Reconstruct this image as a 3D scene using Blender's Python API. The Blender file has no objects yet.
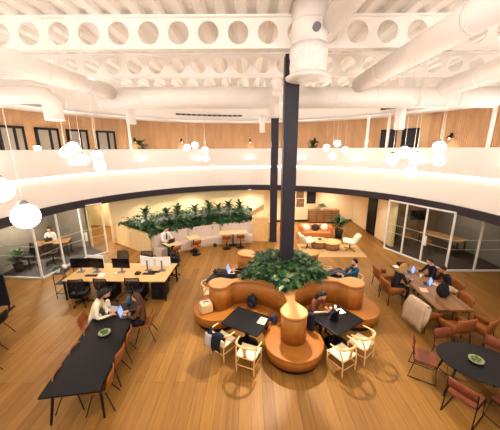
import bpy, bmesh, math, random
from mathutils import Vector, Matrix, Quaternion
random.seed(7)
PI = math.pi
S = bpy.context.scene
COL = S.collection
def R(d): return math.radians(d)

# ------------------------------------------------------------------ materials
def lin(c):
    c = c / 255.0
    return c / 12.92 if c <= 0.04045 else ((c + 0.055) / 1.055) ** 2.4
def rgb(r, g, b): return (lin(r), lin(g), lin(b), 1)
MATS = {}
def mat(name, col, rough=0.6, metal=0.0, noise=0.0, nscale=8.0, bump=0.0, emit=0.0, ecol=None, spec=0.28, stretch=None):
    m = bpy.data.materials.new(name); m.use_nodes = True
    nt = m.node_tree; b = nt.nodes['Principled BSDF']
    c = rgb(*col)
    b.inputs['Base Color'].default_value = c
    b.inputs['Roughness'].default_value = rough
    b.inputs['Metallic'].default_value = metal
    b.inputs['Specular IOR Level'].default_value = spec
    if noise > 0 or bump > 0:
        tc = nt.nodes.new('ShaderNodeTexCoord'); mp = nt.nodes.new('ShaderNodeMapping')
        nt.links.new(tc.outputs['Object'], mp.inputs['Vector'])
        if stretch: mp.inputs['Scale'].default_value = stretch
        n = nt.nodes.new('ShaderNodeTexNoise'); n.inputs['Scale'].default_value = nscale; n.inputs['Detail'].default_value = 4
        nt.links.new(mp.outputs['Vector'], n.inputs['Vector'])
        if noise > 0:
            r = nt.nodes.new('ShaderNodeValToRGB')
            r.color_ramp.elements[0].position = 0.3; r.color_ramp.elements[1].position = 0.7
            r.color_ramp.elements[0].color = tuple(x * (1 - noise) for x in c[:3]) + (1,)
            r.color_ramp.elements[1].color = tuple(min(1, x * (1 + noise)) for x in c[:3]) + (1,)
            nt.links.new(n.outputs['Fac'], r.inputs['Fac']); nt.links.new(r.outputs['Color'], b.inputs['Base Color'])
        if bump > 0:
            bp = nt.nodes.new('ShaderNodeBump'); bp.inputs['Strength'].default_value = bump; bp.inputs['Distance'].default_value = 0.02
            nt.links.new(n.outputs['Fac'], bp.inputs['Height']); nt.links.new(bp.outputs['Normal'], b.inputs['Normal'])
    if emit > 0:
        b.inputs['Emission Color'].default_value = rgb(*(ecol or col)); b.inputs['Emission Strength'].default_value = emit
    MATS[name] = m
    return m

def floor_material():
    m = bpy.data.materials.new('oak_planks'); m.use_nodes = True
    nt = m.node_tree; L = nt.links.new; b = nt.nodes['Principled BSDF']
    tc = nt.nodes.new('ShaderNodeTexCoord'); mp = nt.nodes.new('ShaderNodeMapping')
    mp.inputs['Rotation'].default_value = (0, 0, R(90))
    L(tc.outputs['Object'], mp.inputs['Vector'])
    br = nt.nodes.new('ShaderNodeTexBrick')
    br.offset = 0.37; br.inputs['Scale'].default_value = 1.0
    br.inputs['Brick Width'].default_value = 2.4; br.inputs['Row Height'].default_value = 0.24
    br.inputs['Mortar Size'].default_value = 0.0035; br.inputs['Mortar Smooth'].default_value = 0.2; br.inputs['Bias'].default_value = 0.0
    br.inputs['Color1'].default_value = rgb(158, 114, 56); br.inputs['Color2'].default_value = rgb(134, 94, 43); br.inputs['Mortar'].default_value = rgb(92, 62, 32)  # plank tones, contrast widened to stand in for reflection streaks
    L(mp.outputs['Vector'], br.inputs['Vector'])
    m2 = nt.nodes.new('ShaderNodeMapping'); m2.inputs['Scale'].default_value = (22, 1.1, 1)
    L(tc.outputs['Object'], m2.inputs['Vector'])
    n = nt.nodes.new('ShaderNodeTexNoise'); n.inputs['Scale'].default_value = 1.0; n.inputs['Detail'].default_value = 5; n.inputs['Distortion'].default_value = 0.6
    L(m2.outputs['Vector'], n.inputs['Vector'])
    rp = nt.nodes.new('ShaderNodeValToRGB'); rp.color_ramp.elements[0].color = (0.62, 0.58, 0.54, 1); rp.color_ramp.elements[1].color = (1.15, 1.15, 1.15, 1)
    rp.color_ramp.elements[0].position = 0.3; rp.color_ramp.elements[1].position = 0.68
    L(n.outputs['Fac'], rp.inputs['Fac'])
    mx = nt.nodes.new('ShaderNodeMixRGB'); mx.blend_type = 'MULTIPLY'; mx.inputs['Fac'].default_value = 0.55
    L(br.outputs['Color'], mx.inputs['Color1']); L(rp.outputs['Color'], mx.inputs['Color2'])
    L(mx.outputs['Color'], b.inputs['Base Color'])
    b.inputs['Roughness'].default_value = 0.42
    b.inputs['Specular IOR Level'].default_value = 0.2
    MATS['floor'] = m
def plank_material(name, c1, c2, w, l, rough=0.5):
    m = bpy.data.materials.new(name); m.use_nodes = True
    nt = m.node_tree; L = nt.links.new; b = nt.nodes['Principled BSDF']
    tc = nt.nodes.new('ShaderNodeTexCoord'); mp = nt.nodes.new('ShaderNodeMapping'); mp.inputs['Rotation'].default_value = (0, 0, R(90))
    L(tc.outputs['Object'], mp.inputs['Vector'])
    br = nt.nodes.new('ShaderNodeTexBrick'); br.inputs['Scale'].default_value = 1
    br.inputs['Brick Width'].default_value = l; br.inputs['Row Height'].default_value = w; br.inputs['Mortar Size'].default_value = 0.002
    br.inputs['Color1'].default_value = rgb(*c1); br.inputs['Color2'].default_value = rgb(*c2); br.inputs['Mortar'].default_value = rgb(*[x * .6 for x in c2])
    L(mp.outputs['Vector'], br.inputs['Vector'])
    L(br.outputs['Color'], b.inputs['Base Color']); b.inputs['Roughness'].default_value = rough
    MATS[name] = m
def glass_material():
    m = bpy.data.materials.new('clear_glass'); m.use_nodes = True
    nt = m.node_tree; nt.nodes.clear(); L = nt.links.new
    out = nt.nodes.new('ShaderNodeOutputMaterial'); mix = nt.nodes.new('ShaderNodeMixShader')
    tr = nt.nodes.new('ShaderNodeBsdfTransparent'); tr.inputs['Color'].default_value = (0.86, 0.88, 0.86, 1)
    gl = nt.nodes.new('ShaderNodeBsdfGlossy'); gl.inputs['Roughness'].default_value = 0.02
    lw = nt.nodes.new('ShaderNodeLayerWeight'); lw.inputs['Blend'].default_value = .5
    pw = nt.nodes.new('ShaderNodeMath'); pw.operation = 'POWER'; pw.inputs[1].default_value = 4.0
    ma = nt.nodes.new('ShaderNodeMath'); ma.operation = 'MULTIPLY_ADD'; ma.inputs[1].default_value = .7; ma.inputs[2].default_value = .03
    L(lw.outputs['Facing'], pw.inputs[0]); L(pw.outputs[0], ma.inputs[0]); L(ma.outputs[0], mix.inputs['Fac']); L(tr.outputs['BSDF'], mix.inputs[1]); L(gl.outputs['BSDF'], mix.inputs[2]); L(mix.outputs['Shader'], out.inputs['Surface'])
    MATS['glass'] = m
def mesh_fabric():
    m = bpy.data.materials.new('chair_mesh'); m.use_nodes = True
    nt = m.node_tree; b = nt.nodes['Principled BSDF']; b.inputs['Base Color'].default_value = rgb(34, 33, 37); b.inputs['Alpha'].default_value = .55
    MATS['mesh_black'] = m
floor_material(); glass_material()
plank_material('table_planks', (150, 105, 62), (112, 74, 42), 0.14, 3.0, 0.4)
mat('white', (246, 240, 234), 0.7); mat('parapet', (247, 240, 234), 0.75); mat('deck', (246, 240, 233), 0.6)
mat('duct', (238, 230, 224), 0.45, noise=0.02, nscale=3); mat('duct_wrap', (232, 228, 224), 0.35, noise=0.06, nscale=9, bump=0.6)
mat('wall', (240, 216, 174), 0.8); mat('corridor', (224, 206, 158), 0.8); mat('greywall', (136, 128, 118), 0.8); mat('brownwall', (112, 86, 60), 0.7)
mat('steel', (44, 40, 50), 0.5); mat('fascia', (50, 44, 52), 0.5); mat('black', (16, 15, 18), 0.5); mat('tabletop', (17, 15, 19), 0.4, spec=0.14)
mat('slat', (196, 154, 112), 0.6, noise=0.12, nscale=4, stretch=(1, 1, .2)); mat('slat_pale', (204, 166, 122), 0.6, noise=0.06, nscale=3)
mat('oak', (222, 180, 122), 0.5, noise=0.08, nscale=5, stretch=(1, 6, 1)); mat('oak_pale', (226, 198, 148), 0.5, noise=0.06, nscale=5)
mat('oak_chair', (226, 184, 124), 0.5); mat('cord_seat', (240, 224, 190), 0.8, noise=0.06, nscale=60)
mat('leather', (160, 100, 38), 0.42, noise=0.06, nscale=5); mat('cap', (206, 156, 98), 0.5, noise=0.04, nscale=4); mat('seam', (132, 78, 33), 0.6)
mat('tan_leather', (146, 86, 40), 0.45, noise=0.08, nscale=8); mat('brown_leather', (124, 66, 44), 0.45, noise=0.1, nscale=8); mat('sofa', (200, 122, 66), 0.6, noise=0.05, nscale=6)
mat('fabric_pink', (210, 190, 176), 0.9, noise=0.04, nscale=20); mat('cream', (238, 222, 196), 0.9, noise=0.05, nscale=14); mat('rug', (196, 160, 112), 0.95, noise=0.08, nscale=25)
mat('navy', (24, 26, 42), 0.8); mat('charcoal', (40, 39, 44), 0.7); mesh_fabric(); mat('screen_off', (14, 14, 18), 0.25)
mat('plastic_white', (236, 234, 230), 0.5); mat('paper', (245, 240, 232), 0.8); mat('paper_pink', (236, 190, 160), 0.8)
mat('screen_on', (120, 150, 220), 0.4, emit=0.8, ecol=(130, 165, 240)); mat('grey', (120, 118, 120), 0.6)
mat('leaf_a', (38, 74, 36), 0.5); mat('leaf_b', (64, 102, 50), 0.5); mat('leaf_c', (26, 54, 34), 0.5); mat('leaf_d', (108, 124, 86), 0.5)
mat('stem', (110, 84, 54), 0.8); mat('soil', (40, 30, 22), 0.9); mat('pot_dark', (52, 46, 44), 0.6); mat('pot_white', (230, 228, 224), 0.5)
mat('carpet', (84, 82, 86), 0.95, noise=0.1, nscale=30); mat('carpet_brown', (66, 58, 54), 0.95, noise=0.1, nscale=30)
mat('globe', (255, 236, 205), 0.4, emit=26.0, ecol=(255, 242, 228)); mat('led', (255, 232, 200), 0.5, emit=9.0, ecol=(255, 238, 220)); mat('downlight', (255, 236, 205), 0.5, emit=14, ecol=(255, 220, 170))
mat('skin', (222, 168, 138), 0.55); mat('skin_b', (190, 132, 100), 0.55); mat('eye', (30, 24, 22), 0.3); mat('lip', (176, 96, 84), 0.5)
mat('hair_dark', (34, 24, 20), 0.6, noise=0.2, nscale=40); mat('hair_brown', (78, 50, 32), 0.6, noise=0.2, nscale=40); mat('hair_fair', (168, 128, 78), 0.6, noise=0.15, nscale=40)
mat('knit_cream', (238, 222, 190), 0.9, noise=0.05, nscale=40); mat('jacket_brown', (92, 58, 36), 0.85); mat('shirt_white', (240, 236, 230), 0.8); mat('cloth_black', (26, 25, 30), 0.85)
mat('jeans', (52, 58, 78), 0.85); mat('trousers_grey', (96, 92, 100), 0.85); mat('trousers_light', (176, 172, 178), 0.85); mat('top_rust', (120, 66, 46), 0.85); mat('plaid_blue', (36, 84, 112), 0.85, noise=0.5, nscale=16); mat('shoe', (30, 28, 28), 0.6); mat('shirt_tan', (198, 164, 120), 0.85)
mat('basket', (214, 174, 122), 0.8, noise=0.15, nscale=40); mat('coat', (188, 162, 134), 0.95, noise=0.06, nscale=20); mat('bottle_blue', (30, 120, 190), 0.3); mat('bowl', (160, 158, 130), 0.4); mat('apple', (84, 124, 44), 0.4)
mat('cord', (226, 220, 212), 0.6); mat('art_dark', (40, 36, 38), 0.6, noise=0.6, nscale=5); mat('art_brown', (130, 92, 64), 0.6, noise=0.4, nscale=7); mat('vent_dark', (70, 62, 56), 0.5)
mat('wood_mid', (158, 114, 70), 0.5, noise=0.1, nscale=6); mat('wood_dark', (108, 78, 50), 0.5, noise=0.1, nscale=6); mat('door_glass', (150, 138, 122), 0.15)
def M(n): return MATS[n]

# ------------------------------------------------------------------ mesh builder
class MB:
    def __init__(s): s.v = []; s.f = []; s.m = []; s.sm = []
    def add(s, vs, fs, m=0, smooth=False):
        o = len(s.v); s.v += [tuple(v) for v in vs]
        for f in fs: s.f.append([i + o for i in f]); s.m.append(m); s.sm.append(smooth)
        return s
    def box(s, c, d, rz=0, m=0, mtx=None):
        x, y, z = d[0] / 2, d[1] / 2, d[2] / 2
        q = mtx if mtx is not None else Matrix.Rotation(rz, 3, 'Z')
        vs = [Vector(c) + q @ Vector((a * x, b * y, e * z)) for a, b, e in ((-1,-1,-1),(1,-1,-1),(1,1,-1),(-1,1,-1),(-1,-1,1),(1,-1,1),(1,1,1),(-1,1,1))]
        return s.add(vs, [(0,3,2,1),(4,5,6,7),(0,1,5,4),(1,2,6,5),(2,3,7,6),(3,0,4,7)], m)
    def bar(s, p, q, w, h=None, m=0):
        p, q = Vector(p), Vector(q); d = q - p
        qt = d.to_track_quat('Z', 'Y').to_matrix()
        return s.box((p + q) / 2, (w, h or w, d.length), m=m, mtx=qt)
    def tube(s, pts, r, n=8, m=0, closed=False, smooth=True, cap=True):
        pts = [Vector(p) for p in pts]; N = len(pts)
        rs = r if isinstance(r, (list, tuple)) else [r] * N
        vs = []; prev = None
        for i, p in enumerate(pts):
            if closed: t = pts[(i + 1) % N] - pts[i - 1]
            else: t = pts[min(i + 1, N - 1)] - pts[max(i - 1, 0)]
            t.normalize()
            if prev is None:
                a = Vector((0, 0, 1)) if abs(t.z) < .9 else Vector((1, 0, 0))
                u = t.cross(a).normalized()
            else:
                u = (prev - t * prev.dot(t)).normalized()
            prev = u; w = t.cross(u)
            for k in range(n):
                a = 2 * PI * k / n
                vs.append(p + (u * math.cos(a) + w * math.sin(a)) * rs[i])
        fs = []
        for i in range(N if closed else N - 1):
            j = (i + 1) % N
            for k in range(n):
                fs.append((i * n + k, i * n + (k + 1) % n, j * n + (k + 1) % n, j * n + k))
        s.add(vs, fs, m, smooth)
        if cap and not closed:
            o = len(s.v) - len(vs)
            s.f.append([o + k for k in range(n)][::-1]); s.m.append(m); s.sm.append(False)
            s.f.append([o + (N - 1) * n + k for k in range(n)]); s.m.append(m); s.sm.append(False)
        return s
    def lathe(s, prof, c=(0, 0, 0), n=24, m=0, smooth=True, sx=1, sy=1):
        vs = []; N = len(prof)
        for r, z in prof:
            for k in range(n):
                a = 2 * PI * k / n
                vs.append((c[0] + sx * r * math.cos(a), c[1] + sy * r * math.sin(a), c[2] + z))
        fs = [(i * n + k, i * n + (k + 1) % n, (i + 1) * n + (k + 1) % n, (i + 1) * n + k) for i in range(N - 1) for k in range(n)]
        s.add(vs, fs, m, smooth); o = len(s.v) - len(vs)
        if prof[0][0] > 1e-4: s.f.append([o + k for k in range(n)][::-1]); s.m.append(m); s.sm.append(False)
        if prof[-1][0] > 1e-4: s.f.append([o + (N - 1) * n + k for k in range(n)]); s.m.append(m); s.sm.append(False)
        return s
    def cyl(s, c, r, h, n=20, m=0): return s.lathe([(r, 0), (r, h)], c, n, m)
    def ball(s, c, r, n=16, m=0, mtx=None):
        r = r if isinstance(r, (list, tuple)) else (r, r, r)
        h = n // 2; vs = []
        q = mtx if mtx is not None else Matrix.Identity(3)
        for i in range(h + 1):
            t = PI * i / h
            for k in range(n):
                a = 2 * PI * k / n
                vs.append(Vector(c) + q @ Vector((r[0] * math.sin(t) * math.cos(a), r[1] * math.sin(t) * math.sin(a), -r[2] * math.cos(t))))
        return s.add(vs, [(i * n + k, i * n + (k + 1) % n, (i + 1) * n + (k + 1) % n, (i + 1) * n + k) for i in range(h) for k in range(n)], m, True)
    def prism(s, poly, z0, z1, m=0, mtop=None, smooth=False):
        n = len(poly); vs = [(x, y, z0) for x, y in poly] + [(x, y, z1) for x, y in poly]
        o = len(s.v); s.add(vs, [(k, (k + 1) % n, n + (k + 1) % n, n + k) for k in range(n)], m, smooth)
        s.f.append([o + k for k in range(n)][::-1]); s.m.append(m); s.sm.append(False)
        s.f.append([o + n + k for k in range(n)]); s.m.append(m if mtop is None else mtop); s.sm.append(False)
        return s
    def sheet(s, g, th, m=0, smooth=True):
        nr, nc = len(g), len(g[0]); g = [[Vector(p) for p in r] for r in g]
        A = []; B = []
        for i in range(nr):
            for j in range(nc):
                du = g[min(i + 1, nr - 1)][j] - g[max(i - 1, 0)][j]; dv = g[i][min(j + 1, nc - 1)] - g[i][max(j - 1, 0)]
                nn = du.cross(dv)
                nn = nn.normalized() if nn.length > 1e-9 else Vector((0, 0, 1))
                A.append(g[i][j] + nn * th / 2); B.append(g[i][j] - nn * th / 2)
        K = nr * nc; fs = []
        for i in range(nr - 1):
            for j in range(nc - 1):
                a, b, c, d = i * nc + j, i * nc + j + 1, (i + 1) * nc + j + 1, (i + 1) * nc + j
                fs += [(a, d, c, b), (K + a, K + b, K + c, K + d)]
        ed = [(0, j) for j in range(nc)] + [(i, nc - 1) for i in range(1, nr)] + [(nr - 1, j) for j in range(nc - 2, -1, -1)] + [(i, 0) for i in range(nr - 2, 0, -1)]
        ix = [i * nc + j for i, j in ed]
        for k in range(len(ix)):
            a, b = ix[k], ix[(k + 1) % len(ix)]; fs.append((a, b, K + b, K + a))
        return s.add(A + B, fs, m, smooth)
    def mesh(s, name, mats, bevel=0, bseg=2):
        me = bpy.data.meshes.new(name); me.from_pydata(s.v, [], s.f)
        for mt in (mats if isinstance(mats, (list, tuple)) else [mats]): me.materials.append(M(mt))
        me.polygons.foreach_set('material_index', s.m); me.polygons.foreach_set('use_smooth', s.sm)
        bm = bmesh.new(); bm.from_mesh(me)
        if bevel > 0:
            bmesh.ops.remove_doubles(bm, verts=bm.verts, dist=1e-5)
            es = [e for e in bm.edges if len(e.link_faces) == 2 and e.calc_face_angle(0) > R(40)]
            bmesh.ops.bevel(bm, geom=es, offset=bevel, segments=bseg, affect='EDGES', profile=.5, clamp_overlap=True)
        bmesh.ops.recalc_face_normals(bm, faces=bm.faces); bm.to_mesh(me); bm.free()
        me.update(); return me
    def build(s, name, mats, parent=None, bevel=0, bseg=2, loc=None, rz=0, label=None):
        o = bpy.data.objects.new(name, s.mesh(name, mats, bevel, bseg)); COL.objects.link(o)
        if parent: o.parent = parent
        if loc: o.location = loc
        o.rotation_euler[2] = rz
        if label: o['label'] = label
        return o

def tag(o, label, cat, group=None):
    o['label'] = label; o['category'] = cat
    if group: o['group'] = group
    return o
def thing(name, label, cat, loc=(0, 0, 0), rz=0, group=None):
    o = bpy.data.objects.new(name, None); COL.objects.link(o); o.location = loc; o.rotation_euler[2] = rz
    o.empty_display_size = .1
    return tag(o, label, cat, group)
def single(name, mb, mats, label, cat, loc=(0, 0, 0), rz=0, group=None, bevel=0):
    return tag(mb.build(name, mats, None, bevel, 2, loc, rz), label, cat, group)
def struct(name, mb, mats, parent=None, **k):
    o = mb.build(name, mats, parent, **k)
    if not parent: o['kind'] = 'structure'
    return o
def sroot(name, loc=(0, 0, 0), rz=0):
    o = bpy.data.objects.new(name, None); COL.objects.link(o); o.location = loc; o.rotation_euler[2] = rz; o['kind'] = 'structure'; return o
def dup(root, loc, rz, label=None, group=None):
    def cp(o, par):
        c = o.copy(); COL.objects.link(c)
        if par is not None: c.parent = par
        for ch in list(o.children): cp(ch, c)
        return c
    kids = list(root.children)
    r = root.copy(); COL.objects.link(r)
    for ch in kids: cp(ch, r)
    r.location = loc; r.rotation_euler[2] = rz
    if label: r['label'] = label
    if group: r['group'] = group
    return r
def copies(maker, spots, group):
    """spots: (loc, rz, label); the first one is built, the others copied from it"""
    out = []
    for i, (loc, rz, lab) in enumerate(spots):
        if i == 0:
            o = maker(lab); o.location = loc; o.rotation_euler[2] = rz; o['group'] = group
        else:
            o = dup(out[0], loc, rz, lab, group)
        out.append(o)
    return out
def catmull(pts, k=6, closed=False):
    P = [Vector(p) for p in pts]; n = len(P); out = []
    for i in range(n if closed else n - 1):
        if closed: a, b, c, d = P[i - 1], P[i], P[(i + 1) % n], P[(i + 2) % n]
        else: a, b, c, d = P[max(i - 1, 0)], P[i], P[i + 1], P[min(i + 2, n - 1)]
        for j in range(k):
            t = j / k
            out.append(.5 * ((2 * b) + (c - a) * t + (2 * a - 5 * b + 4 * c - d) * t * t + (3 * b - a - 3 * c + d) * t ** 3))
    if not closed: out.append(P[-1])
    return out
def rrect(w, d, r, k=4):
    out = []
    for cx, cy, a0 in ((w/2-r, d/2-r, 0), (-w/2+r, d/2-r, 90), (-w/2+r, -d/2+r, 180), (w/2-r, -d/2+r, 270)):
        for i in range(k + 1):
            a = R(a0 + 90 * i / k); out.append((cx + r * math.cos(a), cy + r * math.sin(a)))
    return out

# ------------------------------------------------------------------ camera
CAMZ = 5.0
def setup_camera():
    th, ro = R(14.1), R(-0.33)
    c, s = math.cos(ro), math.sin(ro)
    X = Vector((c, s * math.sin(th), s * math.cos(th))); Y = Vector((-s, c * math.sin(th), c * math.cos(th))); Z = -Vector((0, math.cos(th), -math.sin(th)))
    m = Matrix((X, Y, Z)).transposed().to_4x4(); m.translation = (0, 0, CAMZ)
    cd = bpy.data.cameras.new('camera'); cd.sensor_fit = 'HORIZONTAL'; cd.sensor_width = 36; cd.lens = 266 / 500 * 36; cd.clip_start = .05
    o = bpy.data.objects.new('camera', cd); COL.objects.link(o); o.matrix_world = m; S.camera = o
setup_camera()

# ------------------------------------------------------------------ the building
CX, CY = 0.0, 8.4          # centre of the round opening
RA = 8.35                  # its radius
def pol(r, a): return (CX + r * math.cos(R(a)), CY + r * math.sin(R(a)))
def ring(r0, r1, z0, z1, a0, a1, n, m=0, mb=None):
    mb = mb or MB(); vs = []
    for i in range(n + 1):
        a = a0 + (a1 - a0) * i / n
        for r, z in ((r0, z0), (r1, z0), (r1, z1), (r0, z1)): vs.append(pol(r, a) + (z,))
    fs = []
    for i in range(n):
        for k in range(4): fs.append((i*4+k, i*4+(k+1) % 4, (i+1)*4+(k+1) % 4, (i+1)*4+k))
    fs += [(0, 1, 2, 3), tuple(4*n + k for k in (3, 2, 1, 0))]
    return mb.add(vs, fs, m, False)
A0, A1 = -48, 228
struct('floor', MB().box((0, 8, -.05), (32, 32, .1)), 'floor')
struct('wall_outer', ring(14.5, 14.8, 0, 8.5, 0, 360, 72), 'wall')
struct('floor_balcony', ring(RA + .1, 14.6, 2.52, 3.85, A0, A1, 72), 'white')
struct('trim_1', ring(RA - .06, RA + .12, 2.43, 2.76, A0, A1, 120), 'fascia')
struct('wall_parapet', ring(RA + .02, RA + .14, 2.74, 3.88, A0, A1, 120), 'parapet')
struct('wall_parapet_upper', ring(RA - .06, RA + .14, 3.94, 4.98, A0, A1, 120), 'parapet')
struct('trim_2', ring(RA - .02, RA + .12, 3.885, 3.935, A0, A1, 120), 'led')
# balcony back wall, slatted
def slat_wall(name, a0, a1, m):
    mb = MB(); n = int((a1 - a0) / .5); vs = []
    for i in range(n):
        for f, r in ((0, 10.3), (.62, 10.3), (.66, 10.325), (.96, 10.325)):
            a = a0 + (a1 - a0) * (i + f) / n
            vs += [pol(r, a) + (3.85,), pol(r, a) + (6.62,)]
    k = len(vs) // 2
    mb.add(vs, [(2*i, 2*i+2, 2*i+3, 2*i+1) for i in range(k - 1)])
    return struct(name, mb, m)
slat_wall('wall_slats', 43.5, 178, 'slat'); slat_wall('wall_slats_right', 0, 30.8, 'slat')
struct('wall_slats_pale', ring(10.3, 10.4, 3.85, 6.62, 30.8, 43.5, 8), 'slat_pale')
struct('ceiling_balcony', ring(8.7, 14.6, 6.6, 6.7, -20, 200, 80), 'white')
struct('wall_bulkhead', ring(8.7, 8.8, 6.62, 8.3, -20, 200, 80), 'white')
# corrugated roof deck
mb = MB(); vs = []; x = -15.0; pts = []
while x < 15:
    pts += [(x, 8.22), (x + .18, 8.22), (x + .24, 8.1), (x + .44, 8.1)]; x += .5
for px, pz in pts: vs += [(px, 2.2, pz), (px, 23, pz)]
mb.add(vs, [(2*i, 2*i+1, 2*i+3, 2*i+2) for i in range(len(pts) - 1)])
struct('ceiling', mb, 'deck')
struct('ceiling_rear', MB().box((0, -2.5, 8.3), (30, 9.6, .1)), 'deck')
# castellated beams
def beam(y):
    mb = MB(); p, hd, z0, z1, t = .73, .255, 7.42, 8.06, .02; zc = (z0 + z1) / 2; n = 24; nx = 38
    for i in range(nx):
        xc = (i - nx / 2 + .5) * p + .1
        cir = []; sq = []
        for k in range(n):
            a = 2 * PI * (k + .5) / n; c, s_ = math.cos(a), math.sin(a)
            cir.append((xc + hd * c, zc + hd * s_))
            q = min(p / 2 / max(abs(c), 1e-6), (z1 - z0) / 2 / max(abs(s_), 1e-6)); sq.append((xc + q * c, zc + q * s_))
        vs = [(u, y - t, w) for u, w in cir] + [(u, y - t, w) for u, w in sq] + [(u, y + t, w) for u, w in cir] + [(u, y + t, w) for u, w in sq]
        fs = []
        for k in range(n):
            l = (k + 1) % n
            fs += [(k, l, n + l, n + k), (2*n + k, 3*n + k, 3*n + l, 2*n + l), (k, 2*n + k, 2*n + l, l)]
        # corners of the web cell
        o = len(vs)
        for sx in (-1, 1):
            for sz in (-1, 1):
                cxr, czr = xc + sx * p / 2, zc + sz * (z1 - z0) / 2
                a = math.atan2(sz * (z1 - z0) / 2, sx * p / 2)
                k0 = int(math.floor((a % (2 * PI)) / (2 * PI) * n - .5)) % n
                b = len(vs); vs += [(cxr, y - t, czr), (cxr, y + t, czr)]
                fs += [(n + k0, b, n + (k0 + 1) % n), (3*n + k0, 3*n + (k0 + 1) % n, b + 1)]
        mb.add(vs, fs)
    mb.box((.1, y, 7.39), (nx * p, .2, .05)); mb.box((.1, y, 8.075), (nx * p, .2, .05))
    struct('ceiling_beam', mb, 'white')
for y in (7.4, 10.06, 12.72, 15.4): beam(y)

# columns
struct('column', MB().box((1.12, 7.72, 3.66), (.38, .36, 7.32)), 'steel')
struct('column', MB().box((1.26, 13.95, 3.3), (.36, .36, 6.6)), 'steel')
for x, y in (pol(9.0, 135.2), pol(9.0, 45.6), pol(9.0, 38.9), pol(9.0, 11.3)):
    struct('column_slim', MB().cyl((x, y, 3.85), .07, 2.75, 16), 'white')

# ------------------------------------------------------------------ balcony doors
def dark_door(name, a, w=.95, h=2.1, r=10.24, z=3.85, pane='door_glass', double=False):
    x, y = pol(r, a); t = sroot(name, (x, y, z), R(a + 90))
    f = MB(); f.box((-w/2, 0, h/2), (.1, .12, h)); f.box((w/2, 0, h/2), (.1, .12, h)); f.box((0, 0, h - .05), (w + .1, .12, .1))
    if double: f.box((-.1, 0, h/2), (.12, .1, h))
    struct('door_frame', f, 'black', t)
    struct('pane', MB().box((0, .03, h/2), (w, .02, h)), pane, t)
    struct('door_handle', MB().bar((w*.3, -.1, .9), (w*.3, -.1, 1.2), .025), 'grey', t)
    return t
for i, (a, dbl) in enumerate(((162.8, True), (154.9, True), (147.4, True), (139.6, True), (35.6, False), (41.8, False))):
    dark_door('door_%d' % (i + 1), a, 0.88 if dbl else .7, pane='door_glass' if dbl else 'charcoal', double=dbl)

# wall lamps on the balcony
def sconce(lab):
    t = thing('wall_lamp', lab, 'lamp')
    MB().box((0, .02, .12), (.1, .06, .16)).build('mount', 'black', t)
    MB().lathe([(.03, .1), (.05, .06), (.13, -.02), (.13, -.03), (.12, -.03), (.04, .05)], (0, -.12, 0), 16).build('lamp_shade', 'black', t)
    MB().ball((0, -.12, -.02), .04, 10).build('bulb', 'downlight', t)
    return t
SC = [(131.0, 'black wall lamp by the slim white column on the left balcony'), (115.3, 'black wall lamp on the slatted wall above the left pendant cluster, past the green plant'),
      (89.8, 'black wall lamp on the slatted wall just left of the dark columns'), (65.8, 'black wall lamp above the leafy balcony plant right of the main column'), (24.9, 'black wall lamp on the right balcony wall above the two stacked globes')]
copies(sconce, [((pol(10.18, a) + (5.42,)), R(a - 90), lab) for a, lab in SC], 'black lamps along the balcony wall')

# ducts
t = thing('vertical_duct', 'large white vertical duct with foil-wrapped lower end beside the main column top', 'duct', (0, 0, 0))
VX, VY = 1.37, 6.84
MB().lathe([(.40, 7.25), (.40, 8.08)], (VX, VY, 0), 28).build('upper_pipe', 'duct', t)
MB().lathe([(.41, 6.66), (.43, 6.82), (.42, 6.97), (.44, 7.07), (.41, 7.26)], (VX, VY, 0), 28).build('insulation_wrap', 'duct_wrap', t)
MB().lathe([(.2, 6.56), (.51, 6.56), (.52, 6.60), (.42, 6.66)], (VX, VY, 0), 28).build('end_flange', 'duct', t)
MB().tube([(VX + .06, VY - .37, 7.48), (VX + .06, VY - .47, 7.48)], .085, 16).build('damper_port', 'grey', t)
MB().lathe([(.405, 0), (.41, .012), (.405, .024)], (VX, VY, 7.70), 28).build('seam_band', 'cord', t)
def duct(name, pts, r, lab, n=20, drop=None):
    t = thing(name, lab, 'duct')
    MB().tube(pts, r, n).build('pipe', 'duct', t)
    for i in range(len(pts) - 1):
        p, q = Vector(pts[i]), Vector(pts[i + 1]); L = (q - p).length; k = int(L / 1.6)
        for j in range(1, k + 1):
            c = p + (q - p) * (j / (k + 1)); dr = (q - p).normalized() * .02
            MB().tube([c - dr, c + dr], r + .008, n).build('seam_band', 'duct', t)
    return t
duct('ceiling_duct', [(1.86, 3.5, 7.62), (1.80, 6.42, 7.60)], .24, 'short white round duct running back beside the large vertical duct')
duct('ceiling_duct', [(3.5, 3.2, 6.95), (3.5, 9.2, 6.95)], .25, 'long white round duct slanting from upper right towards the middle of the ceiling')
duct('ceiling_duct', [(5.5, 3.2, 6.66), (5.5, 8.1, 6.62)], .24, 'lower white round duct near the right edge of the ceiling')
duct('ceiling_duct', [(-4.34, 3.2, 6.44), (-4.46, 9.2, 6.76)], .22, 'white round duct slanting in from the left edge to the cross duct')
duct('ceiling_duct', [(-5.0, 9.66, 6.66), (.75, 9.66, 6.64)], .34, 'white round cross duct under the beams left of the main column')
duct('ceiling_duct', [(1.5, 9.66, 6.64), (8.3, 9.66, 6.62)], .34, 'white round cross duct under the beams right of the main column')
duct('ceiling_duct', [(-9.5, 9.0, 6.66), (-6.75, 9.0, 6.66), (-6.4, 9.0, 6.62), (-6.24, 9.0, 6.4), (-6.22, 9.0, 5.9)], .27, 'white elbow duct turning down on the left above the balcony doors')
duct('ceiling_duct', [(1.12, 13.4, 7.3), (1.12, 13.4, 6.4)], .27, 'white duct drop in front of the rear dark column')
duct('ceiling_duct', [(.61, 13.4, 6.5), (.61, 13.4, 5.72)], .13, 'smaller white pipe stub left of the rear dark column')
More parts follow.
